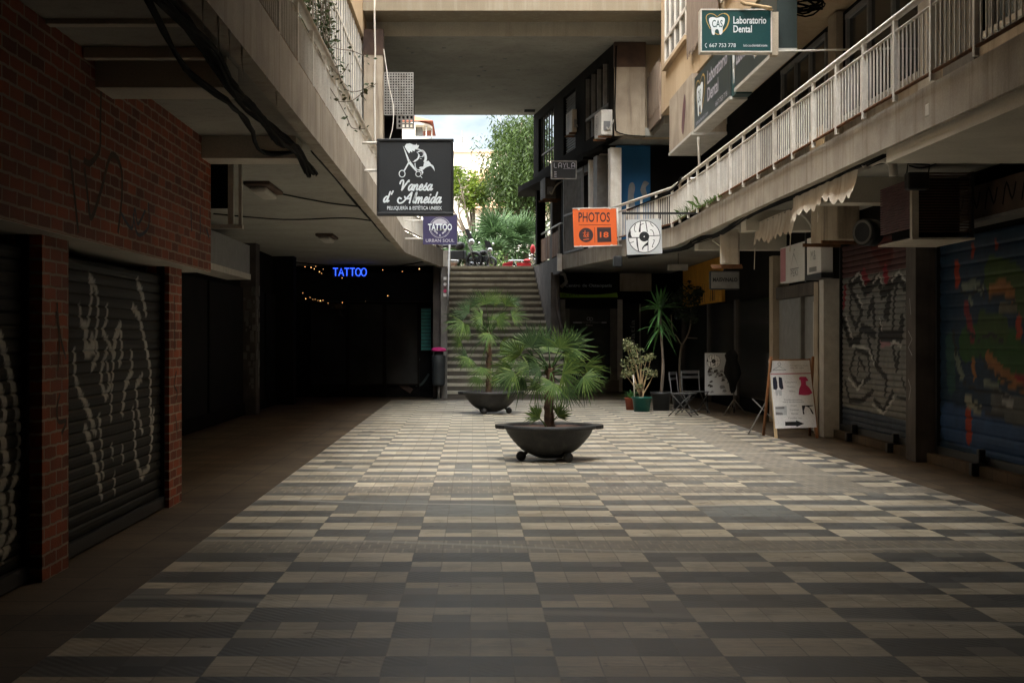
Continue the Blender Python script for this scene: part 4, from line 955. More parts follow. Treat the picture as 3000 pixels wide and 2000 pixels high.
for x_, y_ in ((797, 78), (1335, 66), (830, 712), (1362, 695)): MB().box(v3(x_, 0)[0] - .02, v3(x_, 0)[0] + .02, Y - .02, Y + .01, v3(0, y_)[1] - .015, v3(0, y_)[1] + .015).build('clip', M['white'], sg)
b = MB(); b.ftext(fr, 'PHOTOS', v3(792, 0)[0], v3(0, 298)[1], 542 * P3, 168 * P3, TH, 0, .015)
b.fstroke(fr, [v3(797, 350), v3(1350, 342)], 7 * P3, TH); b.fstroke(fr, [v3(1068, 388), v3(1075, 655)], 7 * P3, TH)
b.fdisc(fr, v3(922, 522), 124 * P3, TH, 36); b.fpoly(fr, [v3(1110, 390), v3(1350, 388), v3(1360, 640), v3(1118, 645)], TH); b.build('lettering', M['printdark'], sg)
b = MB(); b.ftext(fr, '18', v3(1160, 0)[0], v3(0, 565)[1], 150 * P3, 98 * P3, TH + .002, 0, .02)
for l in ([(866, 488), (925, 478)], [(905, 440), (900, 500), (880, 545)], [(880, 545), (925, 550)], [(935, 480), (975, 475), (950, 500), (945, 555), (925, 555)], [(920, 515), (975, 512)], [(895, 490), (910, 530), (925, 560)], [(875, 602), (975, 590)], [(945, 520), (970, 555)]):
    b.fstroke(fr, [v3(*p) for p in l], 11 * P3, TH + .002)
b.build('lettering', M['orange'], sg)

# --- round record-style sign on its black bar
Y = 24.2; S3 = 5.88; P3 = Y / F / S3; fr = front(0, Y - .001, 0)
def v4(x, y): return (wx(1560 + x / S3, Y), wz(600 + y / S3, Y))
x0, z0 = v4(1618, 860); x1, z1 = v4(2228, 240)
sg = thing('hanging_sign', 'pale square sign with black and white record shaped lettering, hung from a black bar', 'sign', ((x0 + x1) / 2, Y, z0))
MB().fpoly(fr, [v4(1630, 862), v4(2238, 838), v4(2216, 236), v4(1605, 258)], -.02, .02).build('panel', M['greysign'], sg)
MB().box(wx(1822, Y), 3.86, Y - .01, Y + .02, wz(625, Y) - .018, wz(625, Y) + .018).build('bar', M['black'], sg)
for x_ in (1632, 2196): MB().tube([(v4(x_, 0)[0], Y, v4(0, 262)[1]), (v4(x_, 0)[0], Y, v4(0, 165)[1])], .008, 6).build('hook', M['black'], sg)
def record(parent, fr, c, r, n, mw='paper', mb='black'):
    """white disc, black ring, hub, spokes and hooks"""
    k = r / 274.0
    def q(x, y): return (c[0] + (x - 1924) * k, c[1] - (y - 548) * k)
    a = MB(); a.fdisc(fr, c, r, n, 48); a.build('disc', M[mw], parent)
    b = MB(); b.fring(fr, c, r, 12 * k, n + .002, 48); b.fdisc(fr, c, 86 * k, n + .0022, 32)
    b.fstroke(fr, [q(1660, 568), q(1840, 565)], 14 * k, n + .002); b.fstroke(fr, [q(2005, 538), q(2195, 528)], 12 * k, n + .002)
    b.fstroke(fr, [q(1860, 285), q(1845, 470)], [10 * k, 34 * k], n + .002); b.fstroke(fr, [q(1950, 285), q(1978, 470)], 14 * k, n + .002)
    b.fstroke(fr, [q(1798, 570), q(1805, 680), q(1828, 800)], [22 * k, 26 * k, 14 * k], n + .002); b.fstroke(fr, [q(1990, 600), q(1990, 800)], 14 * k, n + .002)
    b.fpoly(fr, [q(1655, 560), q(1655, 500), q(1690, 430), q(1695, 520), q(1715, 560)], n + .0021)
    b.fpoly(fr, [q(1985, 640), q(1985, 700), q(1930, 720), q(1900, 765), q(1910, 775), q(1885, 770), q(1890, 735), q(1925, 690)], n + .0021)
    for l in ([(1775, 330), (1755, 400), (1765, 455), (1790, 462)], [(1860, 350), (1880, 335), (1915, 322)], [(2030, 310), (2050, 350), (2085, 378)], [(2025, 432), (2060, 440), (2085, 480), (2092, 530)], [(1680, 655), (1720, 645), (1745, 632)], [(2075, 602), (2100, 610), (2080, 670), (2060, 725), (2080, 725)]):
        b.fstroke(fr, [tuple(p) for p in catmull([q(*p) for p in l], 3)], 11 * k, n + .002)
    b.build('record_lettering', M[mb], parent)
    a = MB(); a.fdisc(fr, c, 11 * k, n + .004, 12); a.build('spindle_dot', M[mw], parent)
record(sg, fr, v4(1924, 548), 274 * P3, .002)

# --- green dental sign
Y = 17.2; SD = 3.919; PD = Y / F / SD; fr = front(0, Y - .001, 0)
def v5(x, y): return (wx(2040 + x / SD, Y), wz(y / SD, Y))
(x0, z0), (x1, z1) = v5(48, 602), v5(868, 106)
sg = thing('hanging_sign', 'dark teal dental laboratory sign with tooth emblem, white frame and phone number', 'sign', ((x0 + x1) / 2, Y, z0))
MB().box(x0 + .015, x1 - .015, Y, Y + .16, z0 + .015, z1 - .015).build('panel', M['teal'], sg)
b = MB(); b.box(x0, x1, Y - .01, Y + .17, z0, z0 + .0148); b.box(x0, x1, Y - .01, Y + .17, z1 - .0148, z1); b.box(x0, x0 + .0148, Y - .009, Y + .169, z0 + .015, z1 - .015); b.box(x1 - .0148, x1, Y - .009, Y + .169, z0 + .015, z1 - .015); b.build('frame', M['white'], sg)
MB().box(x1 + .002, x1 + .085, Y + .02, Y + .15, z0 - .03, z1 - .03).build('side_box', M['plaster'], sg)
MB().tube([(x1, Y + .06, z0 + .02), (5.2, Y + .06, z0 + .06)], .013, 6).build('bracket', M['frame'], sg)
def tooth(parent, fr, g, k, n, heart=True):
    """tooth emblem; g maps crop px to frame coordinates"""
    if heart:
        b = MB(); b.fstroke(fr, [tuple(p) for p in catmull([g(235, 195), (g(200, 168)), g(150, 162), g(115, 190), g(120, 250), g(160, 335)], 5)], 8 * k, n); b.fstroke(fr, [tuple(p) for p in catmull([g(240, 195), g(290, 162), g(345, 165), g(375, 210), g(355, 300), g(300, 372), g(250, 398), g(212, 380)], 5)], [6 * k] * 8 + [14 * k] * 18 + [8 * k] * 10, n)
        b.build('heart_outline', M['gold'], parent)
    b = MB(); b.fpoly(fr, [tuple(p) for p in catmull([g(148, 215), g(190, 200), g(235, 210), g(285, 198), g(325, 215), g(322, 270), g(302, 320), g(300, 380), g(270, 402), g(255, 350), g(235, 338), (g(215, 352)), g(208, 402), g(180, 392), g(168, 320), g(150, 270)], 3, True)], n + .001); b.build('tooth', M['signwhite'], parent)
    b = MB(); u, w_ = g(180, 318); b.ftext(fr, 'CAS', u, w_, 122 * k, 84 * k, n + .003, 0, .01); b.build('lettering', M['teal'], parent)
tooth(sg, fr, v5, PD, .002)
b = MB(); b.ftext(fr, 'Laboratorio', v5(425, 0)[0], v5(0, 277)[1], 377 * PD, 84 * PD, .003, 0, .018); b.ftext(fr, 'Dental', v5(425, 0)[0], v5(0, 377)[1], 212 * PD, 82 * PD, .003, 0, .018)
b.ftext(fr, '667 753 778', v5(150, 0)[0], v5(0, 545)[1], 302 * PD, 44 * PD, .003); b.ftext(fr, 'labcasdental.com', v5(541, 0)[0], v5(0, 538)[1], 270 * PD, 28 * PD, .003)
b.fstroke(fr, [tuple(p) for p in catmull([v5(118, 502), v5(104, 510), v5(103, 535), v5(120, 550)], 3)], [10 * PD] + [5 * PD] * 7 + [9 * PD, 10 * PD], .003); b.build('lettering', M['signwhite'], sg)

# --- dental fascia boards under the upper storey
X = 3.78
def board(name, label, ya, yb, z0, z1, mat='tealdull', th=.25):
    t = thing(name, label, 'sign', (X, (ya + yb) / 2, z0))
    MB().box(X, X + th, yb, ya, z0 + .05, z1).build('panel', M[mat], t); MB().box(X - .012, X + th, yb, ya, z0, z0 + .049).build('trim', M['frame'], t); return t
t = board('fascia_sign', 'dull green dental fascia board, taller and farther of two, tooth and phone number', 23.9, 20.55, 5.02, 5.95)
fr = rightwall(X - .001, 23.9, 5.02); b = MB(); b.ftext(fr, 'Laboratorio', 1.35, .58, 1.75, .22, .003, 0, .015); b.ftext(fr, 'Dental', 1.35, .30, 1.0, .22, .003, 0, .015); b.ftext(fr, '667 753 778', 2.1, .10, 1.0, .08, .003); b.ftext(fr, 'labcasdental.com', .2, .10, 1.2, .06, .003); b.build('lettering', M['silver'], t)
tooth(t, fr, lambda x, y: (.15 + (x - 110) * .0035, .22 + (402 - y) * .0025), .0025, .002)
t = board('fascia_sign', 'dull green dental fascia board, nearer of two, hung below the hanging dental sign', 20.2, 17.4, 5.07, 5.95)
MB().box(X + .02, X + .25, 20.22, 20.53, 5.05, 5.92).build('tooth_panel', M['teal'], t)
fr = rightwall(X - .001, 20.2, 5.07); b = MB(); b.ftext(fr, 'Laboratorio', .12, .36, 1.1, .24, .003, 0, .015); b.ftext(fr, 'Dental', 1.75, .36, .55, .22, .003, 0, .015); b.fpoly(fr, [(2.33, .12), (2.345, .12), (2.345, .7), (2.33, .7)], .003); b.ftext(fr, 'labcasdental.com', 2.4, .45, .35, .08, .003); b.build('lettering', M['silver'], t)
tooth(t, fr, lambda x, y: (1.28 + (x - 110) * .0015, .2 + (402 - y) * .0024), .002, .002)
tooth(t, rightwall(X + .018, 20.53, 5.07), lambda x, y: (.03 + (x - 110) * .0009, .15 + (402 - y) * .0026), .001, .002)
t = thing('fascia_sign', 'faded grey fascia board with reddish stain over the dark gallery, beyond the dental boards', 'sign', (4, 25.7, 5.05))
MB().box(3.80, 4.4, 24.3, 27.1, 5.10, 6.12).build('panel', M['plaster'], t); MB().box(3.785, 4.41, 24.29, 27.12, 5.05, 5.098).build('trim', M['frame'], t)
b = MB(); fr = rightwall(3.799, 27.1, 5.1); b.fpoly(fr, [tuple(p) for p in catmull([(1.6, .25), (1.75, .6), (2.0, .8), (2.1, .55), (1.95, .3), (1.8, .1)], 3, True)], .003); b.build('stain', M['maroon'], t)

# --- LAYLA signs
Y = 33.2; SL = 3.136; PL = Y / F / SL
def v6(x, y): return (wx(1540 + x / SL, Y), wz(280 + y / SL, Y))
fr = front(0, Y - .001, 0); (x0, z0), (x1, z1) = v6(233, 768), v6(468, 600)
sg = thing('hanging_sign', 'small black sign with pale frame and lettering LAYLA', 'sign', ((x0 + x1) / 2, Y, z0))
MB().box(x0 + .02, x1 - .02, Y, Y + .08, z0 + .02, z1 - .02).build('panel', M['signblack'], sg)
b = MB(); b.box(x0, x1, Y - .012, Y + .085, z0, z0 + .02); b.box(x0, x1, Y - .012, Y + .085, z1 - .02, z1); b.box(x0, x0 + .03, Y - .011, Y + .084, z0 + .021, z1 - .021); b.box(x1 - .02, x1, Y - .011, Y + .084, z0 + .021, z1 - .021); b.build('frame', M['steel'], sg)
b = MB()
for k, ch in enumerate('LAYLA'):
    o = 262 + k * 40; w_ = 30
    ls = {'L': [[(0, 0), (0, 36), (6, 44), (w_ - 6, 44)]], 'A': [[(0, 44), (0, 8), (8, 0), (w_ - 8, 0), (w_ - 2, 8), (w_ - 2, 44)], [(0, 28), (w_ - 2, 28)]], 'Y': [[(0, 0), (w_ / 2, 24), (w_, 0)], [(w_ / 2, 24), (w_ / 2, 44)]]}[ch]
    for l in ls: b.fstroke(fr, [v6(o + p[0], 620 + p[1]) for p in l], 6 * PL, .003)
b.fstroke(fr, [v6(345, 672), v6(450, 672)], 3 * PL, .003)
for y_ in (700, 715, 730, 745): b.fstroke(fr, [v6(262, y_), v6(284, y_ + 2)], 6 * PL, .003)
b.build('lettering', M['silver'], sg)
lb2 = thing('fascia_sign', 'dark LAYLA fascia board with white end post above the gated shop', 'sign', (2.8, 34, 5.6))
fb = along((3.02, 32.9), (2.50, 36.2), 0); fb = (fb[0], fb[1], fb[2], -fb[3] if fb[3].x > 0 else fb[3])
MB().fbox(fb, .02, 3.3, 5.62, 6.08, -.1, .03).build('panel', M['signblack'], lb2)
b = MB(); b.fbox(fb, .02, 3.3, 6.081, 6.12, -.1, .04); b.fbox(fb, .02, 3.3, 5.58, 5.619, -.1, .04); b.build('trim', M['greypaint'], lb2)
MB().fbox(fb, -.16, .018, 5.6, 6.13, -.12, .06).build('end_post', M['white'], lb2)
b = MB(); fr2 = (fb[0] + fb[1] * 3.2, -fb[1], fb[2], fb[3])
b.ftext(fr2, 'LAYLA', .1, 5.70, 1.6, .30, .033); b.build('lettering', M['dimgrey'], lb2)

# --- osteopathy shop at the far right
Y = 39.6
oc = thing('osteopathy_shop', 'osteopathy shopfront with black and lime sign above a glazed grey door', 'shop', (3.4, Y, 0))
fr = front(0, Y - .001, 0)
def v7(x, y): return (wx(1600 + x / 3.135, Y), wz(750 + y / 3.135, Y))
P7 = Y / F / 3.135
(x0, z0), (x1, z1) = v7(128, 335), v7(665, 120)
MB().box(x0, x1, Y, Y + .1, z0 - .45, 3.38).build('sign_board', M['cloth'], oc)
b = MB(); b.fpoly(fr, [tuple(p) for p in ([v7(128, 334)] + [v7(x, 334 + 22 * math.sin((x - 128) / 532 * math.pi)) for x in range(150, 660, 20)] + [v7(660, 380), v7(128, 382)])], .003); b.build('lime_stripe', M['lime'], oc)
b = MB(); b.ftext(fr, 'Centro de Osteopatía', v7(174, 0)[0], v7(0, 292)[1], 432 * P7, 36 * P7, .003, 0, .02); b.build('lettering', M['signwhite'], oc)
b = MB(); b.ftext(fr, 'Tel.: 871 772', v7(146, 0)[0], v7(0, 368)[1], 160 * P7, 18 * P7, .005, 0, .01); b.build('lettering', M['black'], oc)
dr_ = MB(); (a0, b0), (a1, b1) = v7(150, 1240), v7(655, 405)
for A, B in (((150, 1192), (215, 405)), ((590, 1192), (655, 405))): p, r = v7(*A), v7(*B); dr_.box(p[0], r[0], Y + .02, Y + .1, p[1], r[1])
p, r = v7(216, 430), v7(589, 405); dr_.box(p[0], r[0], Y + .02, Y + .1, p[1], r[1]); p, r = v7(216, 1192), v7(589, 1165); dr_.box(p[0], r[0], Y + .02, Y + .1, p[1], r[1])
d_ = dr_.build('door', M['greypaint'], oc)
p, r = v7(216, 1165), v7(589, 430); MB().box(p[0], r[0], Y + .05, Y + .06, p[1], r[1]).build('pane', M['glass'], d_)
b = MB(); f7 = front(0, Y + .048, 0); b.fstroke(f7, [v7(248, 610), v7(330, 610)], 12 * P7, .001); b.fstroke(f7, [v7(510, 610), v7(556, 610)], 12 * P7, .001); b.fring(f7, v7(390, 575), 14 * P7, 5 * P7, .001, 16); b.fring(f7, v7(415, 578), 14 * P7, 5 * P7, .001, 16); b.ftext(f7, 'Centro de Osteopatía', v7(335, 0)[0], v7(0, 616)[1], 170 * P7, 13 * P7, .001); b.ftext(f7, 'Palma', v7(368, 0)[0], v7(0, 640)[1], 60 * P7, 13 * P7, .001); b.build('door_lettering', M['silver'], d_)
MB().box(x0, x1, Y - .1, Y + .2, .004, b0 + .32).build('doorstep', M['riser'], oc)
for x_ in (655, 130): p = v7(x_, 0)[0]; MB().box(p, p + .14, Y - .04, Y + .1, .004, 2.62).build('jamb', M['frame'], oc)
w8 = MB().box(v7(680, 0)[0], 5.68, Y + .1, Y + .12, .4, 2.5).build('window', M['glass'], oc)
b = MB(); f8 = (Vector((v7(832, 0)[0], Y + .099, v7(0, 815)[1])), Vector((0, 0, 1)), Vector((-1, 0, 0)), Vector((0, -1, 0))); b.ftext(f8, 'patía', 0, 0, 230 * P7, 55 * P7, .002); b.build('lettering', M['dimgrey'], w8)
b = MB(); b.box(v7(860, 0)[0], v7(872, 0)[0], Y + .06, Y + .11, .4, 2.5); b.build('mullion', M['greypaint'], w8)
tag(MB().box(v7(668, 0)[0], 5.0, Y - .35, Y - .2, v7(0, 325)[1], 3.35).build('panel_sign', M['plaster']), 'stained timber coloured fascia panel right of the osteopathy sign', 'sign')
b = MB(); b.tube([(2.36, 39.2, 3.36), (2.55, 39.1, 3.3), (2.6, 39.1, 3.1), (2.45, 39.1, 2.95)], .05); tag(b.build('pipe', M['white']), 'white bent pipe at the left of the osteopathy sign', 'pipe')
MB_ = MB().box(wx(1798, 30), wx(1822, 30), 29.9, 30.2, 3.05, 3.28); tag(MB_.build('floodlight', M['black'], bevel=.02), 'small black floodlight under the right slab bend', 'floodlight')
t = thing('ceiling_lamp', 'pale batten lamp under the right slab left of the ochre wall', 'lamp', (wx(1985, 31), 31, 3.2)); MB().box(wx(1955, 31), wx(2010, 31), 30.7, 31, wz(793, 31), wz(776, 31)).build('batten', M['frame'], t, bevel=.01)
MB().tube([(wx(1985, 31), 30.9, wz(776, 31)), (wx(1985, 31), 30.9, SOF)], .01, 6).build('rod', M['greypaint'], t)

# --- right-hand shop row
XS = 5.62
yw = thing('ochre_shopfront', 'ochre yellow shopfront panel over dark cafe windows on the right', 'shopfront', (XS, 33, 0))
MB().box(XS, XS + .07, 31.6, 37.5, 2.35, 3.38).build('panel', M['yellow'], yw)
for a, c in ((26.5, 29.8), (30.1, 33.3), (33.6, 37.4)):
    MB().box(XS + .03, XS + .07, a, c, .3, 2.3).build('window', M['glass'], yw); MB().box(XS - .02, XS + .06, c + .02, c + .25, .004, 2.34).build('post', M['grimy'], yw)
b = MB(); fr = rightwall(XS - .002, 37.5, 2.4)
q = random.Random(6)
for k in range(14): u = 1.0 + q.random() * 4.6; b.fstroke(fr, [(u, 0), (u + .05, .2 + q.random() * .35)], [.1, .02], .002)
b.build('painted_reed', M['soot'], yw)
# rounded hanging lightbox
Y = 25.6; fr = front(0, Y - .001, 0); sc = 3.135
x0, x1, z0, z1 = wx(2080, Y), wx(2168, Y), wz(848, Y), wz(793, Y)
t = thing('hanging_sign', 'dim grey rounded sign box reading MAISVINALO below the beige air unit', 'sign', ((x0 + x1) / 2, Y, z0))
MB().box(x0, x1, Y + .002, Y + .12, z0, z1).build('case', M['black'], t, bevel=.025); MB().box(x0 + .02, x1 - .02, Y - .012, Y + .001, z0 + .02, z1 - .02).build('face', M['dimgrey'], t, bevel=.005)
b = MB(); b.ftext(front(0, Y - .014, 0), 'MAISVINALO', x0 + .05, (z0 + z1) / 2 - .03, x1 - x0 - .1, .075, .003, 0, .03); b.build('lettering', M['black'], t)
MB().box((x0 + x1) / 2 - .02, (x0 + x1) / 2 + .02, Y + .03, Y + .07, z1 + .001, SOF - .004).build('bracket', M['black'], t)
# alterations shop: jambs, door, white board, projecting box
al = thing('alterations_shop', 'clothes alteration shop with white signboard and grey door behind the A-frame board', 'shop', (5.5, 22.5, 0))
MB().box(5.42, 5.69, 22.0, 22.25, .004, 2.42).build('jamb', M['plaster'], al); MB().box(5.40, 5.69, 25.2, 25.5, .004, 3.0).build('jamb', M['plaster'], al); MB().box(5.35, 5.69, 21.35, 21.62, .004, 2.42).build('jamb', M['frame'], al)
MB().box(5.50, 5.60, 22.3, 25.15, .02, 2.2).build('door', M['dimgrey'], al); MB().box(5.44, 5.499, 23.2, 23.3, .02, 2.2).build('door_edge', M['greypaint'], al); MB().box(5.48, 5.499, 22.4, 22.55, .02, 2.1).build('door_edge', M['frame'], al)
MB().box(5.45, 5.62, 22.26, 25.19, 2.21, 2.42).build('transom', M['grimy'], al)
sb = MB().box(5.25, 5.40, 21.7, 23.9, 2.45, 3.05).build('sign_board', M['paper'], al)
b = MB(); fr = rightwall(5.249, 23.9, 2.45); b.fpoly(fr, [(.02, .02), (.42, .02), (.42, .58), (.02, .58)], .002); b.build('picture', M['pinkline'], sb)
b = MB(); b.fstroke(fr, [(1.0, .45), (.75, .2), (1.35, .2), (1.0, .45), (1.02, .52), (1.08, .5)], .02, .002); b.ftext(fr, 'PEKI', .8, .08, .5, .1, .002); b.build('lettering', M['dimgrey'], sb)
bx = thing('projecting_sign', 'white projecting sign box in black frame beside the white signboard', 'sign', (5.1, 20.8, 2.4))
MB().box(5.0, 5.17, 20.1, 20.95, 2.46, 3.0).build('box', M['paper'], bx)
b = MB(); b.box(4.99, 5.18, 20.96, 21.05, 2.36, 3.2); b.box(4.99, 5.18, 20.05, 20.95, 2.38, 2.455); b.box(4.99, 5.7, 20.97, 21.04, 3.201, 3.26); b.build('frame', M['black'], bx)
b = MB(); fr = rightwall(4.999, 20.95, 2.46); b.ftext(fr, 'M&', .25, .2, .3, .14, .002); b.ftext(fr, 'arreglos', .2, .40, .4, .05, .002); b.fpoly(fr, [(.15, .03), (.6, .03), (.6, .1), (.15, .1)], .002); b.build('lettering', M['dimgrey'], bx)
# shutters
C6 = (2200, 750); BK = (.02, .02, .02)
s1 = thing('shuttered_shop', 'shop with grey roller shutter covered in black graffiti lettering on the right', 'shopfront', (5.66, 19.5, 0))
S = [([(0, 2.75), (4, 2.75)], .9, (.075, .035, .035)), (px2([(800, -20), (900, 30), (850, 60)], C6, 2.24, 5.62, 21.35, True), .35, (.07, .012, .01)), ([(0, .12), (4, .05)], .5, (.06, .075, .10))]
RD = (.20, .018, .03)
for pts, wd, c in (([(730, 180), (760, 260)], .22, RD), ([(870, 160), (880, 220)], .2, RD), ([(1060, 120), (1080, 180)], .2, RD), ([(610, 260), (600, 380)], .12, RD), ([(850, 620), (930, 600)], .16, (.35, .2, .22)), ([(1070, 690), (1150, 700), (1140, 770)], .14, (.42, .08, .18)),
    ([(640, 240), (700, 190), (740, 290), (830, 200), (850, 310), (960, 190), (1000, 260), (1130, 190)], .16, BK), ([(650, 290), (640, 420), (680, 520), (720, 420), (660, 300)], .1, BK), ([(760, 440), (790, 340), (800, 500)], .13, BK), ([(870, 440), (900, 320), (885, 460)], .15, BK), ([(960, 190), (930, 330), (920, 560)], .09, BK),
    ([(600, 480), (640, 620), (700, 600), (720, 520), (800, 570)], .14, BK), ([(820, 760), (840, 490)], .12, BK), ([(850, 580), (970, 590), (980, 480)], .18, BK), ([(1060, 520), (1060, 640), (1140, 650)], .14, BK), ([(1010, 380), (1015, 560)], .06, BK), ([(1090, 300), (1100, 430)], .08, BK),
    ([(640, 800), (680, 660), (760, 700), (770, 850), (700, 900), (650, 830)], .08, BK), ([(690, 830), (700, 720), (740, 800)], .06, BK), ([(760, 600), (800, 760), (880, 860), (870, 960)], .09, BK), ([(920, 640), (945, 800), (960, 700)], .1, BK),
    ([(610, 880), (640, 1000), (720, 1000), (790, 940)], .08, BK), ([(800, 1000), (860, 1070), (920, 950)], .08, BK), ([(1100, 780), (1120, 930)], .2, BK), ([(980, 860), (1000, 930), (1060, 900), (1050, 960)], .05, BK), ([(950, 980), (1010, 1000), (1090, 1030)], .05, BK)):
    S.append((px2(pts, C6, 2.24, 5.62, 21.35, True), wd, c))
PL_ = (.40, .40, .38)
for pts in ([(655, 215), (700, 165), (735, 250)], [(795, 230), (830, 175), (850, 240)], [(915, 220), (960, 160), (1000, 225)], [(1040, 230), (1130, 165)], [(615, 450), (655, 590)], [(660, 640), (765, 665), (800, 770)], [(835, 470), (850, 540)], [(905, 640), (930, 620), (975, 650)], [(790, 1030), (860, 1090), (930, 985)], [(1080, 500), (1085, 610)], [(690, 310), (720, 380)], [(730, 870), (690, 930), (630, 850)]):
    S.append((px2(pts, C6, 2.24, 5.62, 21.35, True), .045, PL_))
shutter(s1, rightwall(5.64, 21.3, .12), 3.8, 2.8, (.17, .17, .16), S, du=.02)
MB().box(5.5, 5.72, 17.3, 21.34, .004, .119).build('threshold', M['pavement'], s1)
for yy in (20.3, 18.3):
    k_ = MB(); k_.box(5.42, 5.60, yy, yy + .1, .01, .14); k_.prism([(5.50, yy + .01), (5.58, yy + .01), (5.58, yy + .09), (5.50, yy + .09)], .141, .26); k_.build('shutter_lock', M['black'], s1, bevel=.012)
MB().box(5.38, 5.72, 17.0, 17.38, .004, 3.1).build('post', M['grimy'], s1)
b = MB(); fr = rightwall(5.379, 17.38, 0)
for l in ([(.1, 1.0), (.2, .9), (.12, .75)], [(.1, 1.6), (.25, 1.5), (.1, 1.4), (.25, 1.3)], [(.15, 2.0), (.2, 1.8)]): b.fstroke(fr, l, .02, .002)
b.build('chalk_tag', M['dimgrey'], s1)
s2 = thing('shuttered_shop', 'shop with roller shutter painted with a green and blue mural at the right edge', 'shopfront', (5.66, 15, 0))
S = []
GR, G2, OR, PA, RE_, GY, TL = (.030, .055, .009), (.018, .06, .011), (.20, .085, .025), (.13, .15, .12), (.26, .03, .008), (.075, .078, .075), (.022, .06, .055)
for pts, wd, c in (([(1290, 640), (1300, 900)], .28, TL), ([(1270, 1150), (1800, 1330)], .45, (.025, .06, .14)), ([(1560, 200), (1700, 240), (1790, 380)], .42, GR), ([(1390, 650), (1550, 600), (1700, 680), (1790, 850)], .40, G2), ([(1500, 520), (1640, 560)], .3, GR),
    ([(1620, 820), (1790, 760)], .28, G2), ([(1560, 300), (1650, 275), (1700, 340)], .16, OR), ([(1540, 740), (1600, 820), (1700, 900), (1790, 930)], .17, OR), ([(1620, 410), (1720, 420)], .1, (.1, .09, .06)), ([(1440, 760), (1450, 850)], .1, OR), ([(1380, 270), (1450, 250), (1500, 290)], .11, PA), ([(1420, 330), (1430, 380)], .09, PA), ([(1330, 720), (1370, 860)], .12, PA), ([(1400, 1010), (1480, 1080)], .14, (.2, .2, .15)), ([(1590, 1030), (1700, 1090), (1780, 1100)], .3, GY), ([(1640, 1010), (1690, 1040)], .12, (.25, .25, .24)), ([(1520, 900), (1600, 930)], .09, PA),
    ([(1335, 140), (1340, 230)], .16, RE_), ([(1738, 510), (1740, 580)], .15, RE_), ([(1410, 1110), (1415, 1250)], .19, RE_), ([(1395, 400), (1440, 600)], .15, (.16, .018, .022)), ([(1440, 20), (1440, 50)], .1, RE_), ([(1590, 0), (1595, 15)], .08, RE_), ([(1720, 860), (1790, 890)], .08, (.2, .015, .02)),
    ([(1360, 300), (1420, 330), (1490, 270), (1520, 350)], .04, BK), ([(1540, 360), (1620, 340), (1710, 370)], .05, BK), ([(1400, 560), (1480, 620), (1560, 580), (1640, 640)], .04, BK), ([(1380, 900), (1480, 960), (1600, 960), (1680, 1010)], .04, BK), ([(1480, 700), (1520, 780), (1620, 870), (1790, 960)], .035, BK), ([(1440, 1030), (1540, 1110), (1640, 1120)], .035, BK), ([(1310, 560), (1330, 700)], .08, BK)):
    S.append((px2(pts, C6, 2.24, 5.62, 16.9, True), wd, c))
shutter(s2, rightwall(5.64, 16.85, .12), 4.6, 2.6, (.010, .026, .050), S, pitch=.16, du=.022, depth=.014)
MB().box(5.5, 5.72, 12.0, 16.95, .004, .119).build('threshold', M['pavement'], s2)
k_ = MB(); k_.box(5.42, 5.60, 15.2, 15.3, .01, .15); k_.prism([(5.50, 15.21), (5.58, 15.21), (5.58, 15.29), (5.50, 15.29)], .151, .3); k_.build('shutter_lock', M['black'], s2, bevel=.012)
fa = MB().box(5.45, 5.72, 11.5, 16.98, 2.80, 3.16).build('fascia_board', M['soot'], s2); MB().box(5.43, 5.72, 11.5, 16.98, 2.76, 2.797).build('fascia_trim', M['greypaint'], s2)
b = MB(); fr = rightwall(5.449, 16.98, 2.8)
for k in range(7): b.fstroke(fr, [tuple(p) for p in catmull([(.6 + k * .5, .08), (.7 + k * .5, .3), (.85 + k * .5, .12), (.95 + k * .5, .28)], 3)], .035, .002)
b.build('faded_scrawl', M['darkwall'], fa)

# ================================================================== HARDWARE ON THE RIGHT
def ac_proto(name, label, mat, group):
    t = thing(name, label, 'air conditioner', (0, 0, 0), group)
    MB().box(-.40, .40, -.15, .15, 0, .56).build('case', M[mat], t, bevel=.02)
    b = MB(); fr = front(0, -.152, 0)
    for r in (.05, .1, .15, .2): b.fring(fr, (-.1, .28), r, .012, .002, 24)
    b.fdisc(fr, (-.1, .28), .03, .003, 12); b.build('fan_grille', M['greypaint'], t)
    MB().box(.401, .425, -.10, .05, .1, .3).build('valve_cover', M['dimgrey'], t)
    b = MB(); b.box(-.3, -.26, -.2, .3, -.045, -.002); b.box(.26, .3, -.2, .3, -.045, -.002); b.build('bracket', M['rust'], t)
    b = MB(); b.tube(catmull([(.43, -.03, .16), (.55, 0, .10), (.56, .1, .3), (.45, .3, .45)], 5), .018, 6); b.build('pipe', M['frame'], t); return t
G_ = 'outdoor air conditioning units on the passage walls'
a0 = ac_proto('air_conditioner', 'white air unit on rusty bracket, left of the concrete bridge pillar', 'acwhite', G_)
a0.location = (wx(1770, 31.3), 31.25, wz(404, 31.3)); a0.rotation_euler = (0, 0, R(-84))
a1 = dup(a0, (wx(1684, 35), 35.0, wz(393, 35)), R(-83), 'dull air unit in front of the louvred opening, farther along the canted wall'); 
a2 = dup(a0, (wx(1606, 37.6), 37.6, wz(585, 37.6)), R(-83), 'dark air unit under the ledge beside the LAYLA sign')
a3 = ac_proto('air_conditioner', 'beige air unit hung under the right slab above the rounded grey sign', 'ac', G_); a3.location = (4.24, 23.1, 2.72); a3.rotation_euler = (0, 0, R(78))
a4 = dup(a3, (4.55, 17.6, 2.72), R(100), 'grimy air unit under the right slab behind the torn awning')
for a, mm in ((a1, 'ac'), (a2, 'grimy'), (a4, 'plaster')):
    for ch in a.children:
        if ch.name.startswith('case'): ch.data = ch.data.copy(); ch.data.materials[0] = M[mm]
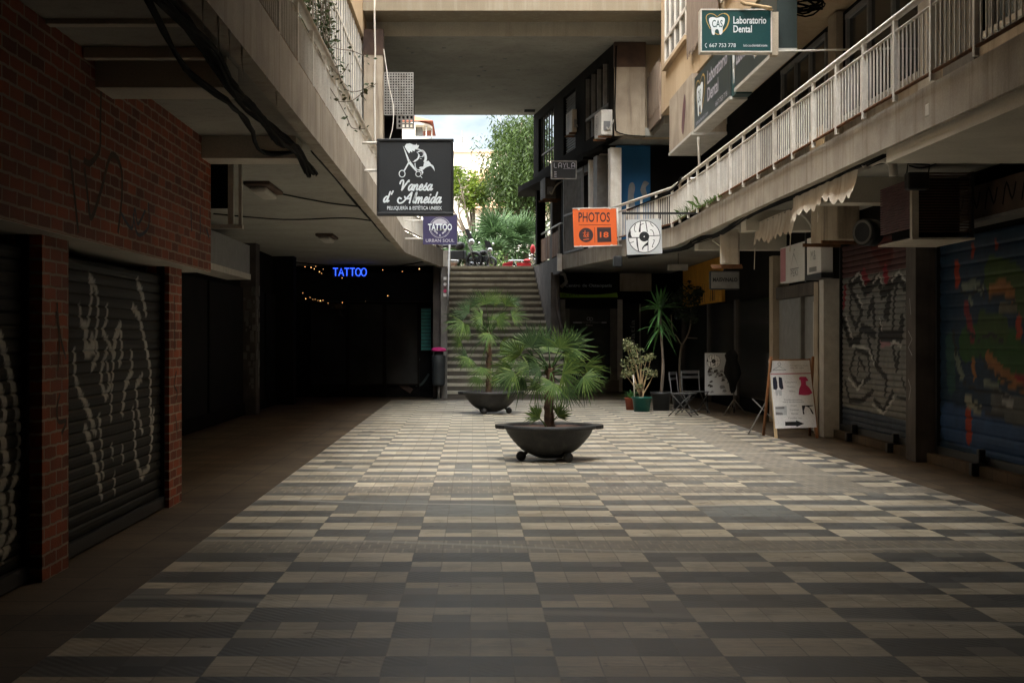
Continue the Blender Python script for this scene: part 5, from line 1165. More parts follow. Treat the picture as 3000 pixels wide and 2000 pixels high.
# perforated box, upper left
pb = thing('air_conditioner_cover', 'grey perforated metal box hung beside the left bridge pillar', 'cover', (-1.5, 30, 5.6))
Yb = 29.6; x0, x1, z0, z1 = wx(1126, Yb), wx(1210, Yb), wz(336, Yb), wz(214, Yb)
b = MB(); n1, n2 = 11, 16; cw, ch_ = (x1 - x0) / n1, (z1 - z0) / n2
for i in range(n1 + 1): b.box(x0 + i * cw - cw * .22, x0 + i * cw + cw * .22, Yb, Yb + .004, z0, z1)
for j in range(n2 + 1): b.box(x0 - .012, x1 + .012, Yb - .0015, Yb + .003, z0 + j * ch_ - ch_ * .24, z0 + j * ch_ + ch_ * .24)
b.build('perforated_front', M['steel'], pb); MB().box(x0 - .01, x1 + .01, Yb + .05, Yb + .5, z0 - .01, z1 + .01).build('case', M['dark'], pb)
b = MB()
for i in range(5): b.box(x1 - .35 + i * .085, x1 - .31 + i * .085, Yb + .01, Yb + .014, z0 - .3, z0 - .012)
for j in range(4): b.box(x1 - .35, x1 + .03, Yb + .008, Yb + .012, z0 - .3 + j * .09, z0 - .265 + j * .09)
b.build('perforated_skirt', M['greypaint'], pb)
tag(MB().box(wx(1125, 30.2), wx(1178, 30.2), 30.15, 30.25, wz(470, 30.2), wz(337, 30.2)).build('dark_screen', M['dark']), 'black screen panel below the perforated metal box', 'screen')
# louvred cage
lc = thing('louvred_cage', 'louvred maroon cage enclosing an air unit over the graffiti shutters', 'cage', (4.9, 15.2, 2.58))
b = MB()
for k in range(20): b.box(4.60, 4.63, 14.72, 15.8, 2.64 + k * .0262 + .03, 2.64 + k * .0262 + .046)
b.build('louvre_side', M['maroon'], lc); b = MB()
for k in range(22): b.box(4.665, 5.21, 14.63, 14.66, 2.62 + k * .029, 2.62 + k * .029 + .014)
b.build('louvre_front', M['soot'], lc)
b = MB(); b.box(4.59, 4.66, 14.62, 14.70, 2.561, 3.25); b.box(4.59, 5.24, 14.60, 15.85, 2.54, 2.56); b.build('frame', M['ac'], lc)
MB().box(5.212, 5.24, 14.62, 14.70, 2.561, 3.25).build('post', M['black'], lc)
MB().box(4.70, 5.15, 14.8, 15.7, 2.6, 3.2).build('case', M['dark'], lc)
# torn awning
aw = thing('awning', 'torn and stained off-white awning valance under the right slab', 'awning', (4.05, 17.5, 3.2))
def valance(xa, ya, yb, zt, dep, seed):
    q = random.Random(seed); b = MB(); n = 70; m = 5; vv = []; ff = []
    for i in range(n + 1):
        t_ = i / n; y_ = ya + (yb - ya) * t_; sc = abs(((t_ * 9.5) % 1) - .5) * 2
        d = dep * (1 + .3 * mnoise.noise(Vector((y_ * 1.3, seed, 0)))) - .065 * sc ** 1.5 - .035 * abs(mnoise.noise(Vector((y_ * 9, seed, 3))))
        for j in range(m + 1):
            s_ = j / m; vv.append((xa - .05 * s_ * s_ + .014 * s_ * math.sin(y_ * 5 + seed) + .004 * math.sin(y_ * 17), y_, zt + .05 * math.sin(t_ * 3.1) * .3 - d * s_))
    for i in range(n):
        for j in range(m): a = i * (m + 1) + j; ff.append((a, a + 1, a + m + 2, a + m + 1))
    b.add(vv, ff, True); return b.build('valance', M['awning'], aw)
valance(4.0, 14.55, 17.5, 3.27, .30, 2); valance(4.22, 18.3, 20.9, 3.22, .36, 9)
b = MB(); b.add([(4.0, 14.5, 3.28), (4.0, 17.5, 3.28), (4.25, 17.6, 3.36), (4.25, 14.4, 3.36)], [(0, 1, 2, 3)]); b.build('cloth', M['awning'], aw)
MB().tube([(4.06, 14.35, 3.28), (4.06, 17.6, 3.27)], .035, 8).build('roller', M['frame'], aw); MB().tube([(4.25, 18.2, 3.22), (4.25, 21.0, 3.2)], .03, 8).build('roller', M['greypaint'], aw)
for p, l in (((4.0, 16.2, 2.98), .12), ((4.2, 20.85, 2.86), .32), ((4.2, 18.5, 2.88), .22)): MB().tube([p, (p[0], p[1] + .05, p[2] - l)], .006, 4).build('torn_thread', M['awning'], aw)
pe = MB(); pe.tube(catmull([(4.05, 14.45, 3.30), (4.14, 14.2, 3.33), (4.22, 14.1, 3.28), (4.24, 14.1, 3.14)], 5), .045, 10); tag(pe.build('pipe_elbow', M['white']), 'white plastic pipe elbow at the near end of the torn awning', 'pipe')
# floodlight/black box, camera, fan
fl_ = thing('floodlight', 'black floodlight on a wire bracket in front of the louvred cage', 'floodlight', (4.5, 14.3, 3.1))
MB().box(4.42, 4.64, 14.2, 14.35, 3.02, 3.2).build('lamp_body', M['black'], fl_, bevel=.02); b = MB(); b.tube([(4.42, 14.28, 3.12), (4.44, 14.28, 3.29), (4.66, 14.28, 3.28), (4.64, 14.28, 3.12)], .009, 6); b.tube(catmull([(4.45, 14.28, 3.27), (4.55, 14.25, 3.24), (4.65, 14.28, 3.26), (4.73, 14.28, 3.29)], 4), .007, 6); b.build('bracket', M['black'], fl_)
cm = thing('security_camera', 'white security camera on the right slab fascia', 'camera', (3.86, 11.9, 3.4))
yc = 11.98; xc = wx(2727, yc); zt, zb = wz(302, yc), wz(345, yc)
MB().box(xc - .035, xc + .035, yc - .06, yc + .06, zb, zt).build('housing', M['white'], cm, bevel=.018); MB().tube([(xc, yc, zb), (xc + .01, yc, zb - .06), (xc + .06, yc + .02, zb - .09)], .018, 8).build('arm', M['black'], cm)
fn = thing('fan', 'round extractor fan unit under the louvred cage', 'fan', (4.7, 16.6, 2.7)); MB().tube([(4.6, 16.5, 2.76), (4.75, 16.6, 2.76)], .16, 20).build('drum', M['black'], fn); b = MB(); b.fring((Vector((4.595, 16.497, 2.76)), Vector((.5, -.8, 0)).normalized(), Vector((0, 0, 1)), Vector((-.8, -.5, 0)).normalized()), (0, 0), .13, .03, .01, 24); b.build('ring', M['greypaint'], fn)
tag(MB().tube([(wx(2049, 24), 24.0, wz(490, 24)), (wx(2046, 24), 24.0, wz(402, 24))], .022, 8).build('pole', M['white']), 'short white pole standing up at the bend of the right railing', 'pole')
tag(MB().tube([(3.84, 24.2, wz(523, 24.2)), (wx(2022, 24.2), 24.2, wz(523, 24.2))], .02, 8).build('pole', M['white']), 'white stub pipe sticking out from the right railing', 'pole')
t = thing('notice_board', 'small pale notice fixed behind the right railing', 'notice', (5.1, 18, 4.4)); MB().box(4.4, 4.42, 17.6, 18.3, 3.95, 4.2).build('panel', M['palewood'], t)

# ================================================================== FURNITURE
# A-frame board
af = thing('sandwich_board', 'wooden A-frame board with white poster of a suit and a rose dress', 'board', (4.85, 21.4, 0))
Y = 21.25; SA = 6.033
def va(x, y): return (wx(2240 + x / SA, Y), wz(1030 + y / SA, Y))
PA_ = Y / F / SA
lean = Vector((0, .22, 1)).normalized(); O = Vector((0, 21.22, 0))
def af_fr(n=0): return (O + Vector((0, -.02 - n, 0)), Vector((1, 0, 0)), lean, Vector((0, -1, .22)).normalized())
fA = af_fr()
def q4(*l): return [va(*p) for p in l]
b = MB(); b.fpoly(fA, q4((170, 1520), (222, 1522), (150, 100), (128, 100)), -.035, .035); b.build('leg', M['palewood'], af)
b = MB(); b.fpoly(fA, q4((895, 1520), (942, 1515), (868, 90), (830, 92)), -.035, .035); b.build('leg', M['wood'], af)
b = MB(); b.fpoly(fA, q4((125, 130), (850, 122), (850, 95), (125, 108)), -.03, .028); b.build('top_rail', M['wood'], af)
b = MB(); b.fpoly(fA, q4((187, 1352), (915, 1330), (848, 122), (122, 135)), .002, .006); pan = b.build('poster', M['paper'], af)
pb0, pb1 = Vector((va(98, 0)[0], 21.75, 0)), Vector((va(140, 0)[0], 21.35, va(0, 90)[1]))
MB().tube([pb0, pb1], .024, 6).build('rear_leg', M['wood'], af); MB().tube([pb0 + Vector((.72, 0, 0)), pb1 + Vector((.64, 0, 0))], .024, 6).build('rear_leg', M['wood'], af)
n = .010
b = MB(); b.fstroke(fA, q4((140, 376), (860, 360)), 22 * PA_, n); b.build('print', M['pinkline'], pan)
b = MB(); b.fstroke(fA, q4((185, 300), (305, 232), (425, 300), (185, 302)), 10 * PA_, n); b.fring(fA, va(308, 192), 28 * PA_, 8 * PA_, n, 20)
b.ftext(fA, 'Arreglamos todo', va(495, 0)[0], va(0, 236)[1], 325 * PA_, 30 * PA_, n); b.ftext(fA, 'tipo de ropa', va(495, 0)[0], va(0, 278)[1], 245 * PA_, 30 * PA_, n)
for tx, x, y, w_ in (('Caballeros', 395, 535, 205), ('Mujeres', 425, 620, 150), ('Niños', 460, 698, 110), ('Confeccionamos', 360, 850, 325), ('textil de decoración', 335, 890, 375), ('Hogar', 475, 960, 110), ('Cortinas', 455, 1030, 160), ('Stores', 480, 1098, 120), ('Y mucho más...', 415, 1178, 270)):
    b.ftext(fA, tx, va(x, 0)[0], va(0, y)[1], w_ * PA_, 30 * PA_, n)
b.build('print', M['dimgrey'], pan)
b = MB(); b.fpoly(fA, q4((360, 1232), (556, 1228), (556, 1206), (698, 1264), (558, 1322), (556, 1300), (360, 1302)), n)
b.fpoly(fA, q4((672, 940), (868, 935), (868, 948), (800, 960), (850, 1030), (876, 1095), (848, 1090), (800, 980), (735, 950), (700, 1040), (712, 1095), (684, 1100)), n); b.build('print', M['black'], pan)
b = MB(); b.fpoly(fA, q4((182, 440), (235, 420), (255, 520), (258, 620), (235, 660), (180, 648), (176, 520)), n); b.fpoly(fA, q4((285, 425), (340, 440), (362, 640), (330, 650), (320, 658), (285, 610), (282, 520)), n); b.build('print', M['navy'], pan)
b = MB(); b.fpoly(fA, q4((212, 662), (328, 660), (325, 762), (280, 765), (270, 690), (258, 764), (220, 762)), n); b.fpoly(fA, q4((198, 958), (400, 950), (402, 1110), (200, 1112)), n); b.build('print', M['greysign'], pan)
b = MB(); b.fpoly(fA, q4((200, 972), (360, 962), (360, 1000), (200, 1005)), n + .002); b.fpoly(fA, q4((202, 1060), (320, 1070), (330, 1110), (202, 1111)), n + .002); b.build('print', M['dimgrey'], pan)
b = MB(); b.fpoly(fA, q4((643, 462), (662, 425), (700, 422), (770, 424), (812, 490), (790, 500), (765, 500), (765, 565), (820, 620), (872, 715), (810, 752), (730, 758), (624, 745), (640, 640), (678, 565), (675, 490)), n); b.build('print', M['rose'], pan)

# folding chairs
def chair(name, label, group):
    t = thing(name, label, 'chair', (0, 0, 0), group)
    b = MB()
    for k in range(5): b.box(-.21, .21, -.19 + k * .082, -.19 + k * .082 + .066, .43, .448)
    b.build('seat', M['chairgrey'], t)
    b = MB(); b.box(-.22, .22, .235, .25, .80, .86); b.box(-.22, .22, .225, .24, .70, .75); b.build('backrest', M['chairgrey'], t)
    for s_ in (-.2, .2):
        MB().tube([(s_, .245, .86), (s_ * 1.0, .19, .43), (s_, -.22, 0)], .012, 6).build('leg', M['chairgrey'], t); MB().tube([(s_ * .9, -.18, .42), (s_ * .9, .26, 0)], .012, 6).build('leg', M['chairgrey'], t)
    MB().tube([(-.2, -.16, .07), (.2, -.16, .07)], .009, 6).build('stretcher', M['chairgrey'], t); return t
ch0 = chair('folding_chair', 'grey folding cafe chair, nearer of two, seat turned to the right', 'grey folding cafe chairs'); ch0.location = (4.12, 27.3, 0); ch0.rotation_euler = (0, 0, R(62))
dup(ch0, (4.5, 28.3, 0), R(20), 'grey folding cafe chair half hidden behind the nearer one')
# poster stand with cloth-draped tripod
ps = thing('poster_stand', 'black and white record shop poster on a board standing by the chairs', 'poster', (5.0, 28.3, 0))
Y = 28.3; fr = front(0, Y - .001, 0)
def vp(x, y): return (wx(1600 + x / 3.135, Y), wz(750 + y / 3.135, Y))
(x0, z0), (x1, z1) = vp(1460, 1275), vp(1750, 890)
MB().box(x0, x1, Y, Y + .03, z0, z1).build('board', M['greysign'], ps)
q = random.Random(12); b = MB(); c_ = MB()
for i in range(26):
    u, w_ = x0 + .03 + q.random() * (x1 - x0 - .14), z0 + .03 + q.random() * (z1 - z0) * .6; s_ = .03 + q.random() * .07
    (b if i % 2 else c_).fpoly(fr, [(u, w_), (u + s_ * 1.4, w_ + s_ * .3), (u + s_, w_ + s_), (u + s_ * .2, w_ + s_ * .8)], .002 + i * .0002)
b.build('print', M['dimgrey'], ps); c_.build('print', M['grimy'], ps)
record(ps, fr, vp(1537, 965), 62 * Y / F / 3.135, .009)
for x_ in (x0 + .04, x1 - .06): MB().box(x_, x_ + .025, Y + .035, Y + .06, .004, z1).build('leg', M['black'], ps)
ts = thing('tripod_stand', 'tripod stand draped with a black cloth in front of the poster', 'stand', (5.2, 28.0, 0)); Xc, Yc = vp(1690, 0)[0], 27.9
for a in (100, 215, 325): MB().tube([(Xc, Yc, .30), (Xc + .27 * math.cos(R(a)), Yc + .27 * math.sin(R(a)), .012)], .011, 6).build('leg', M['greypaint'], ts)
MB().tube([(Xc, Yc, .15), (Xc, Yc, 1.1)], .014, 8).build('pole', M['greypaint'], ts)
b = MB(); prof = [(.03, .42), (.06, .5), (.07, .62), (.11, .72), (.15, .82), (.13, .95), (.10, 1.08), (.12, 1.18), (.07, 1.27), (.0, 1.29)]; k = 24; vv, ff = [], []
for i, (r, z) in enumerate(prof):
    for j in range(k): a = 2 * math.pi * j / k; rr = r * (1 + .3 * math.sin(3 * a + z * 4)); vv.append((Xc - .03 + rr * math.cos(a), Yc + rr * .6 * math.sin(a), z))
for i in range(len(prof) - 1):
    for j in range(k): ff.append((i * k + j, i * k + (j + 1) % k, (i + 1) * k + (j + 1) % k, (i + 1) * k + j))
b.add(vv, ff, True); b.build('draped_cloth', M['cloth'], ts)
tr_ = thing('tripod_stand', 'chrome folding stand leaning behind the A-frame board', 'stand', (4.7, 21.9, 0))
for l in ([(4.30, 21.9, .0), (4.62, 22.1, .5)], [(4.45, 22.3, .55), (4.75, 22.0, .2)], [(4.30, 21.9, .012), (4.55, 21.8, .012)]): MB().tube(l, .010, 6).build('leg', M['greypaint'], tr_)
# ================================================================== PLANTERS AND PALMS
def planter(label, cx, cy, rot):
    t = thing('planter', label, 'planter', (cx, cy, 0), 'dark bowl planters on ball feet')
    prof = [(.0, .03), (.12, .034), (.2, .065), (.28, .10), (.352, .145), (.358, .155), (.40, .19), (.405, .20), (.446, .24), (.45, .25), (.49, .295), (.494, .305), (.52, .34), (.524, .35), (.54, .392), (.60, .40), (.607, .42), (.60, .445), (.535, .447), (.52, .41), (.515, .395)]
    MB().lathe(prof, (cx, cy, 0), 64).build('bowl', M['planter'], t)
    b = MB(); n = 20; v_ = [(cx, cy, .415)]; q = random.Random(int(cx * 100))
    for r_ in (.2, .4, .519):
        for j in range(n): a = 2 * math.pi * j / n; v_.append((cx + r_ * math.cos(a), cy + r_ * math.sin(a), .405 + q.uniform(-.012, .012)))
    ff = [(0, 1 + j, 1 + (j + 1) % n) for j in range(n)]
    for k in (0, 1): ff += [(1 + k * n + j, 1 + (k + 1) * n + j, 1 + (k + 1) * n + (j + 1) % n, 1 + k * n + (j + 1) % n) for j in range(n)]
    b.add(v_, ff, True); b.build('soil', M['soil'], t)
    for s_ in (-1, 1):
        b = MB(); pr = [(s_ * .56, -.24), (s_ * .63, -.17), (s_ * .665, -.08), (s_ * .67, .08), (s_ * .63, .17), (s_ * .56, .24)]
        b.prism([(cx + p[0], cy + p[1]) for p in pr], .398, .446); b.build('lug', M['planter'], t, bevel=.008)
    for a in (193, 307, 65):
        a = R(a + rot); b = MB(); p = (cx + .36 * math.cos(a), cy + .36 * math.sin(a)); b.sphere((p[0], p[1], .062), .062, 16, 10); b.tube([(p[0], p[1], .06), (cx + .26 * math.cos(a), cy + .26 * math.sin(a), .13)], .025, 8); b.build('ball_foot', M['planter'], t)
    return t
PX1, PY1 = wx(1609, 17.3), 17.3; PX2, PY2 = wx(1438.6, 28.2), 28.2
planter('dark bowl planter nearer to the viewer, carrying the fuller fan palm', PX1, PY1, 0)
planter('dark bowl planter at the foot of the stairs, carrying the taller thin palm', PX2, PY2, 54)

def fan(b, hub, d, side, Rr, n, spread, q, wmul=1):
    """pleated fan of narrow leaflets; d = axis, side = in-plane direction"""
    nrm = d.cross(side).normalized()
    for i in range(n):
        a = (i / (n - 1) - .5) * spread + q.uniform(-.03, .03)
        dr_ = (d * math.cos(a) + side * math.sin(a)).normalized()
        l = Rr * (1 - .25 * abs(a / (spread / 2)) ** 2) * q.uniform(.72, 1.1); wv_ = .0105 * wmul * (Rr / .4) ** .5
        cr = dr_.cross(nrm).normalized(); bend = q.uniform(.02, .18) + (.3 if q.random() < .15 else 0)
        pts = []
        for s_ in (0.0, .3, .62, .86, 1.0):
            p = hub + dr_ * (l * s_) + Vector((0, 0, -1)) * (l * bend * s_ ** 2.5) + nrm * (l * .1 * s_ * (1 if i % 2 else -1) * .25)
            pts.append((p, wv_ * (.35, .85, .75, .4, .04)[(0.0, .3, .62, .86, 1.0).index(s_)]))
        v_ = []
        for p, w_ in pts: v_ += [p - cr * w_, p + nrm * w_ * .35, p + cr * w_]
        f_ = []
        for k in range(len(pts) - 1):
            a0 = k * 3; f_ += [(a0, a0 + 1, a0 + 4, a0 + 3), (a0 + 1, a0 + 2, a0 + 5, a0 + 4)]
        b.add(v_, f_)
def frond(parent, base, hub, ang, depth, Rr, n, spread, q, mat, roll=None, wmul=1):
    d = Vector((math.cos(R(ang)), depth, math.sin(R(ang)))).normalized()
    side = Vector((-math.sin(R(ang)), 0, math.cos(R(ang)))); side = (side - d * side.dot(d)).normalized()
    rl = q.uniform(-.9, .9) if roll is None else roll
    side = (Matrix.Rotation(rl, 3, d) @ side).normalized()
    b = MB(); mid = base.lerp(hub, .55) + Vector((0, 0, .08 * (hub - base).length))
    b.tube(catmull([base, mid, hub], 4), [.009] * 5 + [.006] * 4, 5)
    fan(b, hub, d, side, Rr, n, spread, q, wmul); return b.build('frond', M[mat], parent)
def palm(name, label, cx, cy, base, crown, tr, hubs, seed, extra, Yp, mats):
    q = random.Random(seed); t = thing(name, label, 'palm', (cx, cy, .4), 'fan palms in the bowl planters')
    b = MB(); path = catmull([base, base.lerp(crown, .35) + Vector((q.uniform(-.02, .02), 0, 0)), base.lerp(crown, .7) + Vector((q.uniform(-.03, .03), 0, 0)), crown], 6)
    b.tube(path, [tr * (1.25 - .35 * i / len(path)) * (1 + .12 * math.sin(i * 2.3)) for i in range(len(path))], 12)
    for i in range(70):                                         # old leaf bases
        s_ = q.random(); p = base.lerp(crown, s_); a = q.random() * 6.28; o = Vector((math.cos(a), math.sin(a), 0))
        b.add([p + o * tr * .9 + Vector((-o.y, o.x, 0)) * .018, p + o * tr * .9 - Vector((-o.y, o.x, 0)) * .018, p + o * (tr * 1.7) + Vector((0, 0, .075))], [(0, 1, 2)])
    b.build('trunk', M['trunk'], t)
    for hx, hy, rr, ang, dep, roll in hubs:
        Yh = Yp + dep * .5; hub = P(1250 + hx / 2.412, 750 + hy / 2.412, Yh); k = Yh / F / 2.412
        bs = crown if hub.z > .75 or hy < 1000 else base + Vector((0, 0, .03))
        frond(t, bs + Vector((q.uniform(-.02, .02), q.uniform(-.02, .02), q.uniform(-.1, .02))), hub, ang, dep, rr * k, q.choice((18, 20, 23)), R(q.uniform(120, 200)) if hy < 1000 else R(110), q, q.choice(mats), roll)
    for i in range(extra):
        a = q.uniform(20, 160); a = R(a); el = q.uniform(-.3, .9); d = Vector((math.cos(a) * math.cos(el), math.sin(a) * math.cos(el), math.sin(el))); hub = crown + d * q.uniform(.25, .42)
        frond(t, crown, hub, math.degrees(math.atan2(d.z, d.x)), d.y * 1.2, q.uniform(.28, .4), 22, R(210), q, q.choice(mats))
    return t
H1 = [(740, 640, 215, 122, -.25, .3), (790, 650, 200, 105, .2, -.4), (860, 640, 190, 88, .1, .5), (940, 650, 190, 72, -.2, -.3), (1000, 640, 215, 52, -.1, .3), (1010, 650, 205, 22, .2, -.5), (640, 690, 180, 168, .25, .3), (660, 700, 170, 150, -.3, -.6),
      (620, 820, 190, 218, -.3, .2), (600, 790, 190, 195, .2, -.3), (560, 860, 130, 235, -.2, .4), (800, 790, 140, 200, -.5, .1), (960, 830, 190, 345, -.7, .1), (900, 900, 175, 262, -.6, .0), (870, 880, 160, 240, -.4, .2), (1120, 780, 185, 352, .1, .3), (1090, 860, 185, 285, .15, .5), (1110, 850, 180, 318, -.2, -.3), (1020, 760, 180, 340, .4, .6), (760, 720, 150, 215, .4, .4), (690, 860, 170, 225, .1, .2), (780, 900, 150, 232, .3, -.2), (980, 930, 150, 300, -.1, .3), (720, 770, 160, 190, -.1, .5),
      (790, 1140, 130, 118, -.3, .3), (800, 1150, 130, 142, .1, .3), (925, 1130, 135, 62, -.2, -.3), (930, 1140, 110, 40, .2, .2)]
palm('fan_palm', 'bushy fan palm in the nearer bowl planter, fronds reaching its rim', PX1, PY1, Vector((PX1 + .01, PY1, .39)), P(1250 + 870 / 2.412, 750 + 790 / 2.412, 17.3), .052, H1, 21, 4, 17.3, ['frond', 'frond', 'frond', 'frondold'])
H2 = [(420, 340, 150, 92, -.1, .2), (350, 340, 135, 118, .2, -.3), (480, 340, 140, 75, .1, .4), (560, 350, 125, 62, -.2, .2), (600, 330, 95, 38, .1, -.3), (300, 400, 150, 155, -.2, .3), (260, 440, 150, 180, .2, -.4), (260, 470, 150, 205, -.3, .2), (300, 490, 140, 225, .1, .5), (440, 545, 120, 252, -.6, 0), (390, 430, 120, 170, -.4, .4), (500, 430, 130, 330, -.3, .2), (600, 420, 130, 8, .2, -.4),
      (300, 720, 120, 242, -.3, .2), (280, 690, 110, 205, .1, .3), (400, 790, 140, 258, -.5, 0), (520, 620, 120, 350, .3, .3), (240, 600, 90, 200, .1, .2), (560, 640, 120, 320, -.2, .5), (370, 860, 100, 240, -.2, .3), (470, 850, 110, 300, .1, .3)]
palm('fan_palm', 'taller thin fan palm in the planter at the foot of the stairs', PX2, PY2, Vector((PX2 - .05, PY2, .39)), P(1250 + 440 / 2.412, 750 + 540 / 2.412, 28.2), .05, H2, 33, 3, 28.2, ['frondold', 'frond', 'frond'])

# ================================================================== POTTED PLANTS ON THE RIGHT
def c5(x, y, Y): return P(1600 + x / 3.135, 750 + y / 3.135, Y)
def pot(name, label, c, r, h, mat):
    t = thing(name, label, 'pot', c); MB().lathe([(0, .004), (r * .8, .004), (r * .96, h * .86), (r * 1.05, h * .87), (r * 1.07, h), (r * .98, h), (r * .92, h * .9)], c, 32).build('shell', M[mat], t)
    MB().lathe([(0, h * .9), (r * .95, h * .89)], c, 20).build('soil', M['soil'], t); return t
pg = Vector((wx(1880, 28.9), 28.9, 0)); pot('plant_pot', 'green plastic pot with the variegated shrub', pg, .2, .31, 'greenpot')
pgy = Vector((wx(1937, 29.4), 29.4, 0)); pot('plant_pot', 'large grey plastic pot between green pot and folding chairs', pgy, .21, .39, 'greypot')
pt = Vector((wx(1850, 29.6), 29.6, 0)); pot('plant_pot', 'small terracotta pot half hidden behind the green pot', pt, .14, .26, 'terracotta')
def leafcloud(b, c, r, n, s, q, squash=1):
    for i in range(n):
        d = Vector((q.gauss(0, 1), q.gauss(0, 1), q.gauss(0, 1))).normalized() * r * q.random() ** .4; d.z *= squash
        p = c + d; a = Vector((q.gauss(0, 1), q.gauss(0, 1), q.gauss(0, .6))).normalized(); e = a.cross(Vector((q.gauss(0, 1), q.gauss(0, 1), q.gauss(0, 1)))).normalized()
        l = s * q.uniform(.6, 1.25); b.add([p, p + a * l * .5 + e * l * .26, p + a * l, p + a * l * .5 - e * l * .26], [(0, 1, 2, 3)])
q = random.Random(41)
fi = thing('potted_shrub', 'variegated leafy shrub tied to a white stake', 'plant', pg)
cl = [(740, 800, 55), (760, 830, 50), (830, 860, 55), (740, 990, 60), (830, 1000, 65), (930, 930, 40), (970, 920, 28), (720, 1080, 45), (930, 1070, 60), (990, 1075, 36), (850, 1190, 28), (790, 930, 55), (880, 960, 50), (770, 1080, 40)]
b = MB()
for x, y, r in cl: leafcloud(b, c5(x, y, 28.9 + q.uniform(-.15, .15)), r * 28.9 / F / 3.135, 75, .06, q)
b.build('foliage', M['ficus'], fi); b = MB(); base = Vector((pg.x, 28.9, .28))
for x, y, r in cl: b.tube(catmull([base + Vector((q.uniform(-.03, .03), 0, 0)), base.lerp(c5(x, y, 28.9), .5) + Vector((q.uniform(-.04, .04), 0, .05)), c5(x, y, 28.9)], 4), [.012] * 5 + [.005] * 4, 5)
b.build('stem', M['palewood'], fi); MB().tube([c5(812, 1290, 28.75), c5(800, 1090, 28.75)], .010, 6).build('stake', M['white'], fi)
yu = thing('yucca', 'yucca with a rosette of long green sword leaves in the grey pot', 'plant', pgy)
cr_ = c5(1045, 490, 29.4); b = MB(); b.tube(catmull([Vector((pgy.x, 29.4, .35)), c5(1075, 1000, 29.4), c5(1055, 700, 29.4), cr_], 5), [.035] * 6 + [.026] * 10, 8); b.build('stem', M['bark'], yu)
b = MB()
for i in range(54):
    a = q.random() * 6.283; el = R(q.uniform(-50, 85)); l = q.uniform(.38, .62); d = Vector((math.cos(a) * math.cos(el), math.sin(a) * math.cos(el), math.sin(el))); sd_ = d.cross(Vector((0, 0, 1))); sd_ = sd_.normalized() if sd_.length > .1 else Vector((1, 0, 0)); v_ = []; st_ = cr_ + Vector((0, 0, q.uniform(-.42, .05))) if el < .3 else cr_
    for s_, w_ in ((0, .016), (.3, .027), (.6, .024), (.85, .013), (1, .001)):
        p = st_ + d * l * s_ + Vector((0, 0, -1)) * (.42 if el < .9 else .05) * l * s_ ** 2; v_ += [p - sd_ * w_, p + Vector((0, 0, -w_ * .4)), p + sd_ * w_]
    b.add(v_, [f for k in range(4) for f in ((k * 3, k * 3 + 1, k * 3 + 4, k * 3 + 3), (k * 3 + 1, k * 3 + 2, k * 3 + 5, k * 3 + 4))])
b.build('leaves', M['yucca'], yu)
sh = thing('potted_shrub', 'low dark green strap leaved plant in the terracotta pot', 'plant', pt); b = MB()
for i in range(40):
    a = q.random() * 6.283; el = R(q.uniform(20, 80)); l = q.uniform(.25, .5); d = Vector((math.cos(a) * math.cos(el), math.sin(a) * math.cos(el), math.sin(el))); sd_ = d.cross(Vector((0, 0, 1))).normalized(); v_ = []
    for s_, w_ in ((0, .008), (.4, .014), (.8, .010), (1, .001)): p = pt + Vector((0, 0, .24)) + d * l * s_ + Vector((0, 0, -.5 * l * s_ ** 2.2)); v_ += [p - sd_ * w_, p + sd_ * w_]
    b.add(v_, [(k * 2, k * 2 + 1, k * 2 + 3, k * 2 + 2) for k in range(3)])
b.build('leaves', M['yucca'], sh)
tr = thing('small_tree', 'thin forked potted tree with dark crown behind the folding chairs', 'tree', (wx(1995, 30.2), 30.2, 0))
b = MB(); a_ = c5(1240, 1200, 30.2); a_.z = .1; m_ = c5(1245, 820, 30.2)
for l, r in (([a_, c5(1225, 1000, 30.2), m_], .026), ([m_, c5(1290, 750, 30.2), c5(1325, 640, 30.2), c5(1330, 480, 30.3)], .017), ([m_, c5(1200, 740, 30.2), c5(1160, 690, 30.2), c5(1150, 540, 30.1)], .013), ([c5(1290, 750, 30.2), c5(1390, 755, 30.1)], .009)): b.tube(catmull(l, 4), r, 7)
b.build('trunk', M['bark'], tr); b = MB()
for x, y, r in ((1300, 330, 110), (1360, 400, 70), (1200, 420, 90), (1250, 520, 80), (1340, 560, 60), (1390, 340, 40)): leafcloud(b, c5(x, y, 30.2 + q.uniform(-.2, .2)), r * 30.2 / F / 3.135, 110, .1, q)
b.build('crown', M['darkleaf'], tr)
tag(MB().lathe([(0, .004), (.16, .004), (.2, .3), (.2, .32), (.17, .3), (0, .29)], (wx(1995, 30.2), 30.2, 0), 24).build('plant_pot', M['black']), 'black pot holding the thin forked tree', 'pot')

# weeds on the right railing, vine on the left
b = MB(); q = random.Random(50)
for i in range(300):
    y = 21.6 + q.random() ** 1.3 * 4.6; p = Vector((3.80 + q.uniform(-.06, .06), y, 3.69)); l = q.uniform(.03, .10) if y < 23.4 else q.uniform(.08, .38); d = Vector((q.gauss(-.3, .4), q.gauss(0, .5), 1)).normalized(); s_ = Vector((q.gauss(0, 1), q.gauss(0, 1), 0)).normalized() * (.005 if y < 23.4 else .002)
    e = p + d * l + Vector((-.1 * l, 0, -.25 * l)); b.add([p - s_, p + s_, p + d * l * .6 + s_, e, p + d * l * .6 - s_], [(0, 1, 2, 3, 4)])
tag(b.build('weeds', M['weed']), 'bright green weeds and wispy stems sprouting at the right railing foot', 'weeds')
vi = thing('hanging_vine', 'tangled dry vine hanging over the left balcony railing', 'vine', (-1.6, 14.5, 4.3))
q = random.Random(61); st_ = MB(); lf = MB()
def S8(x, y, Y): return P(780 + x / 3.732, y / 3.732, Y)
stems = []
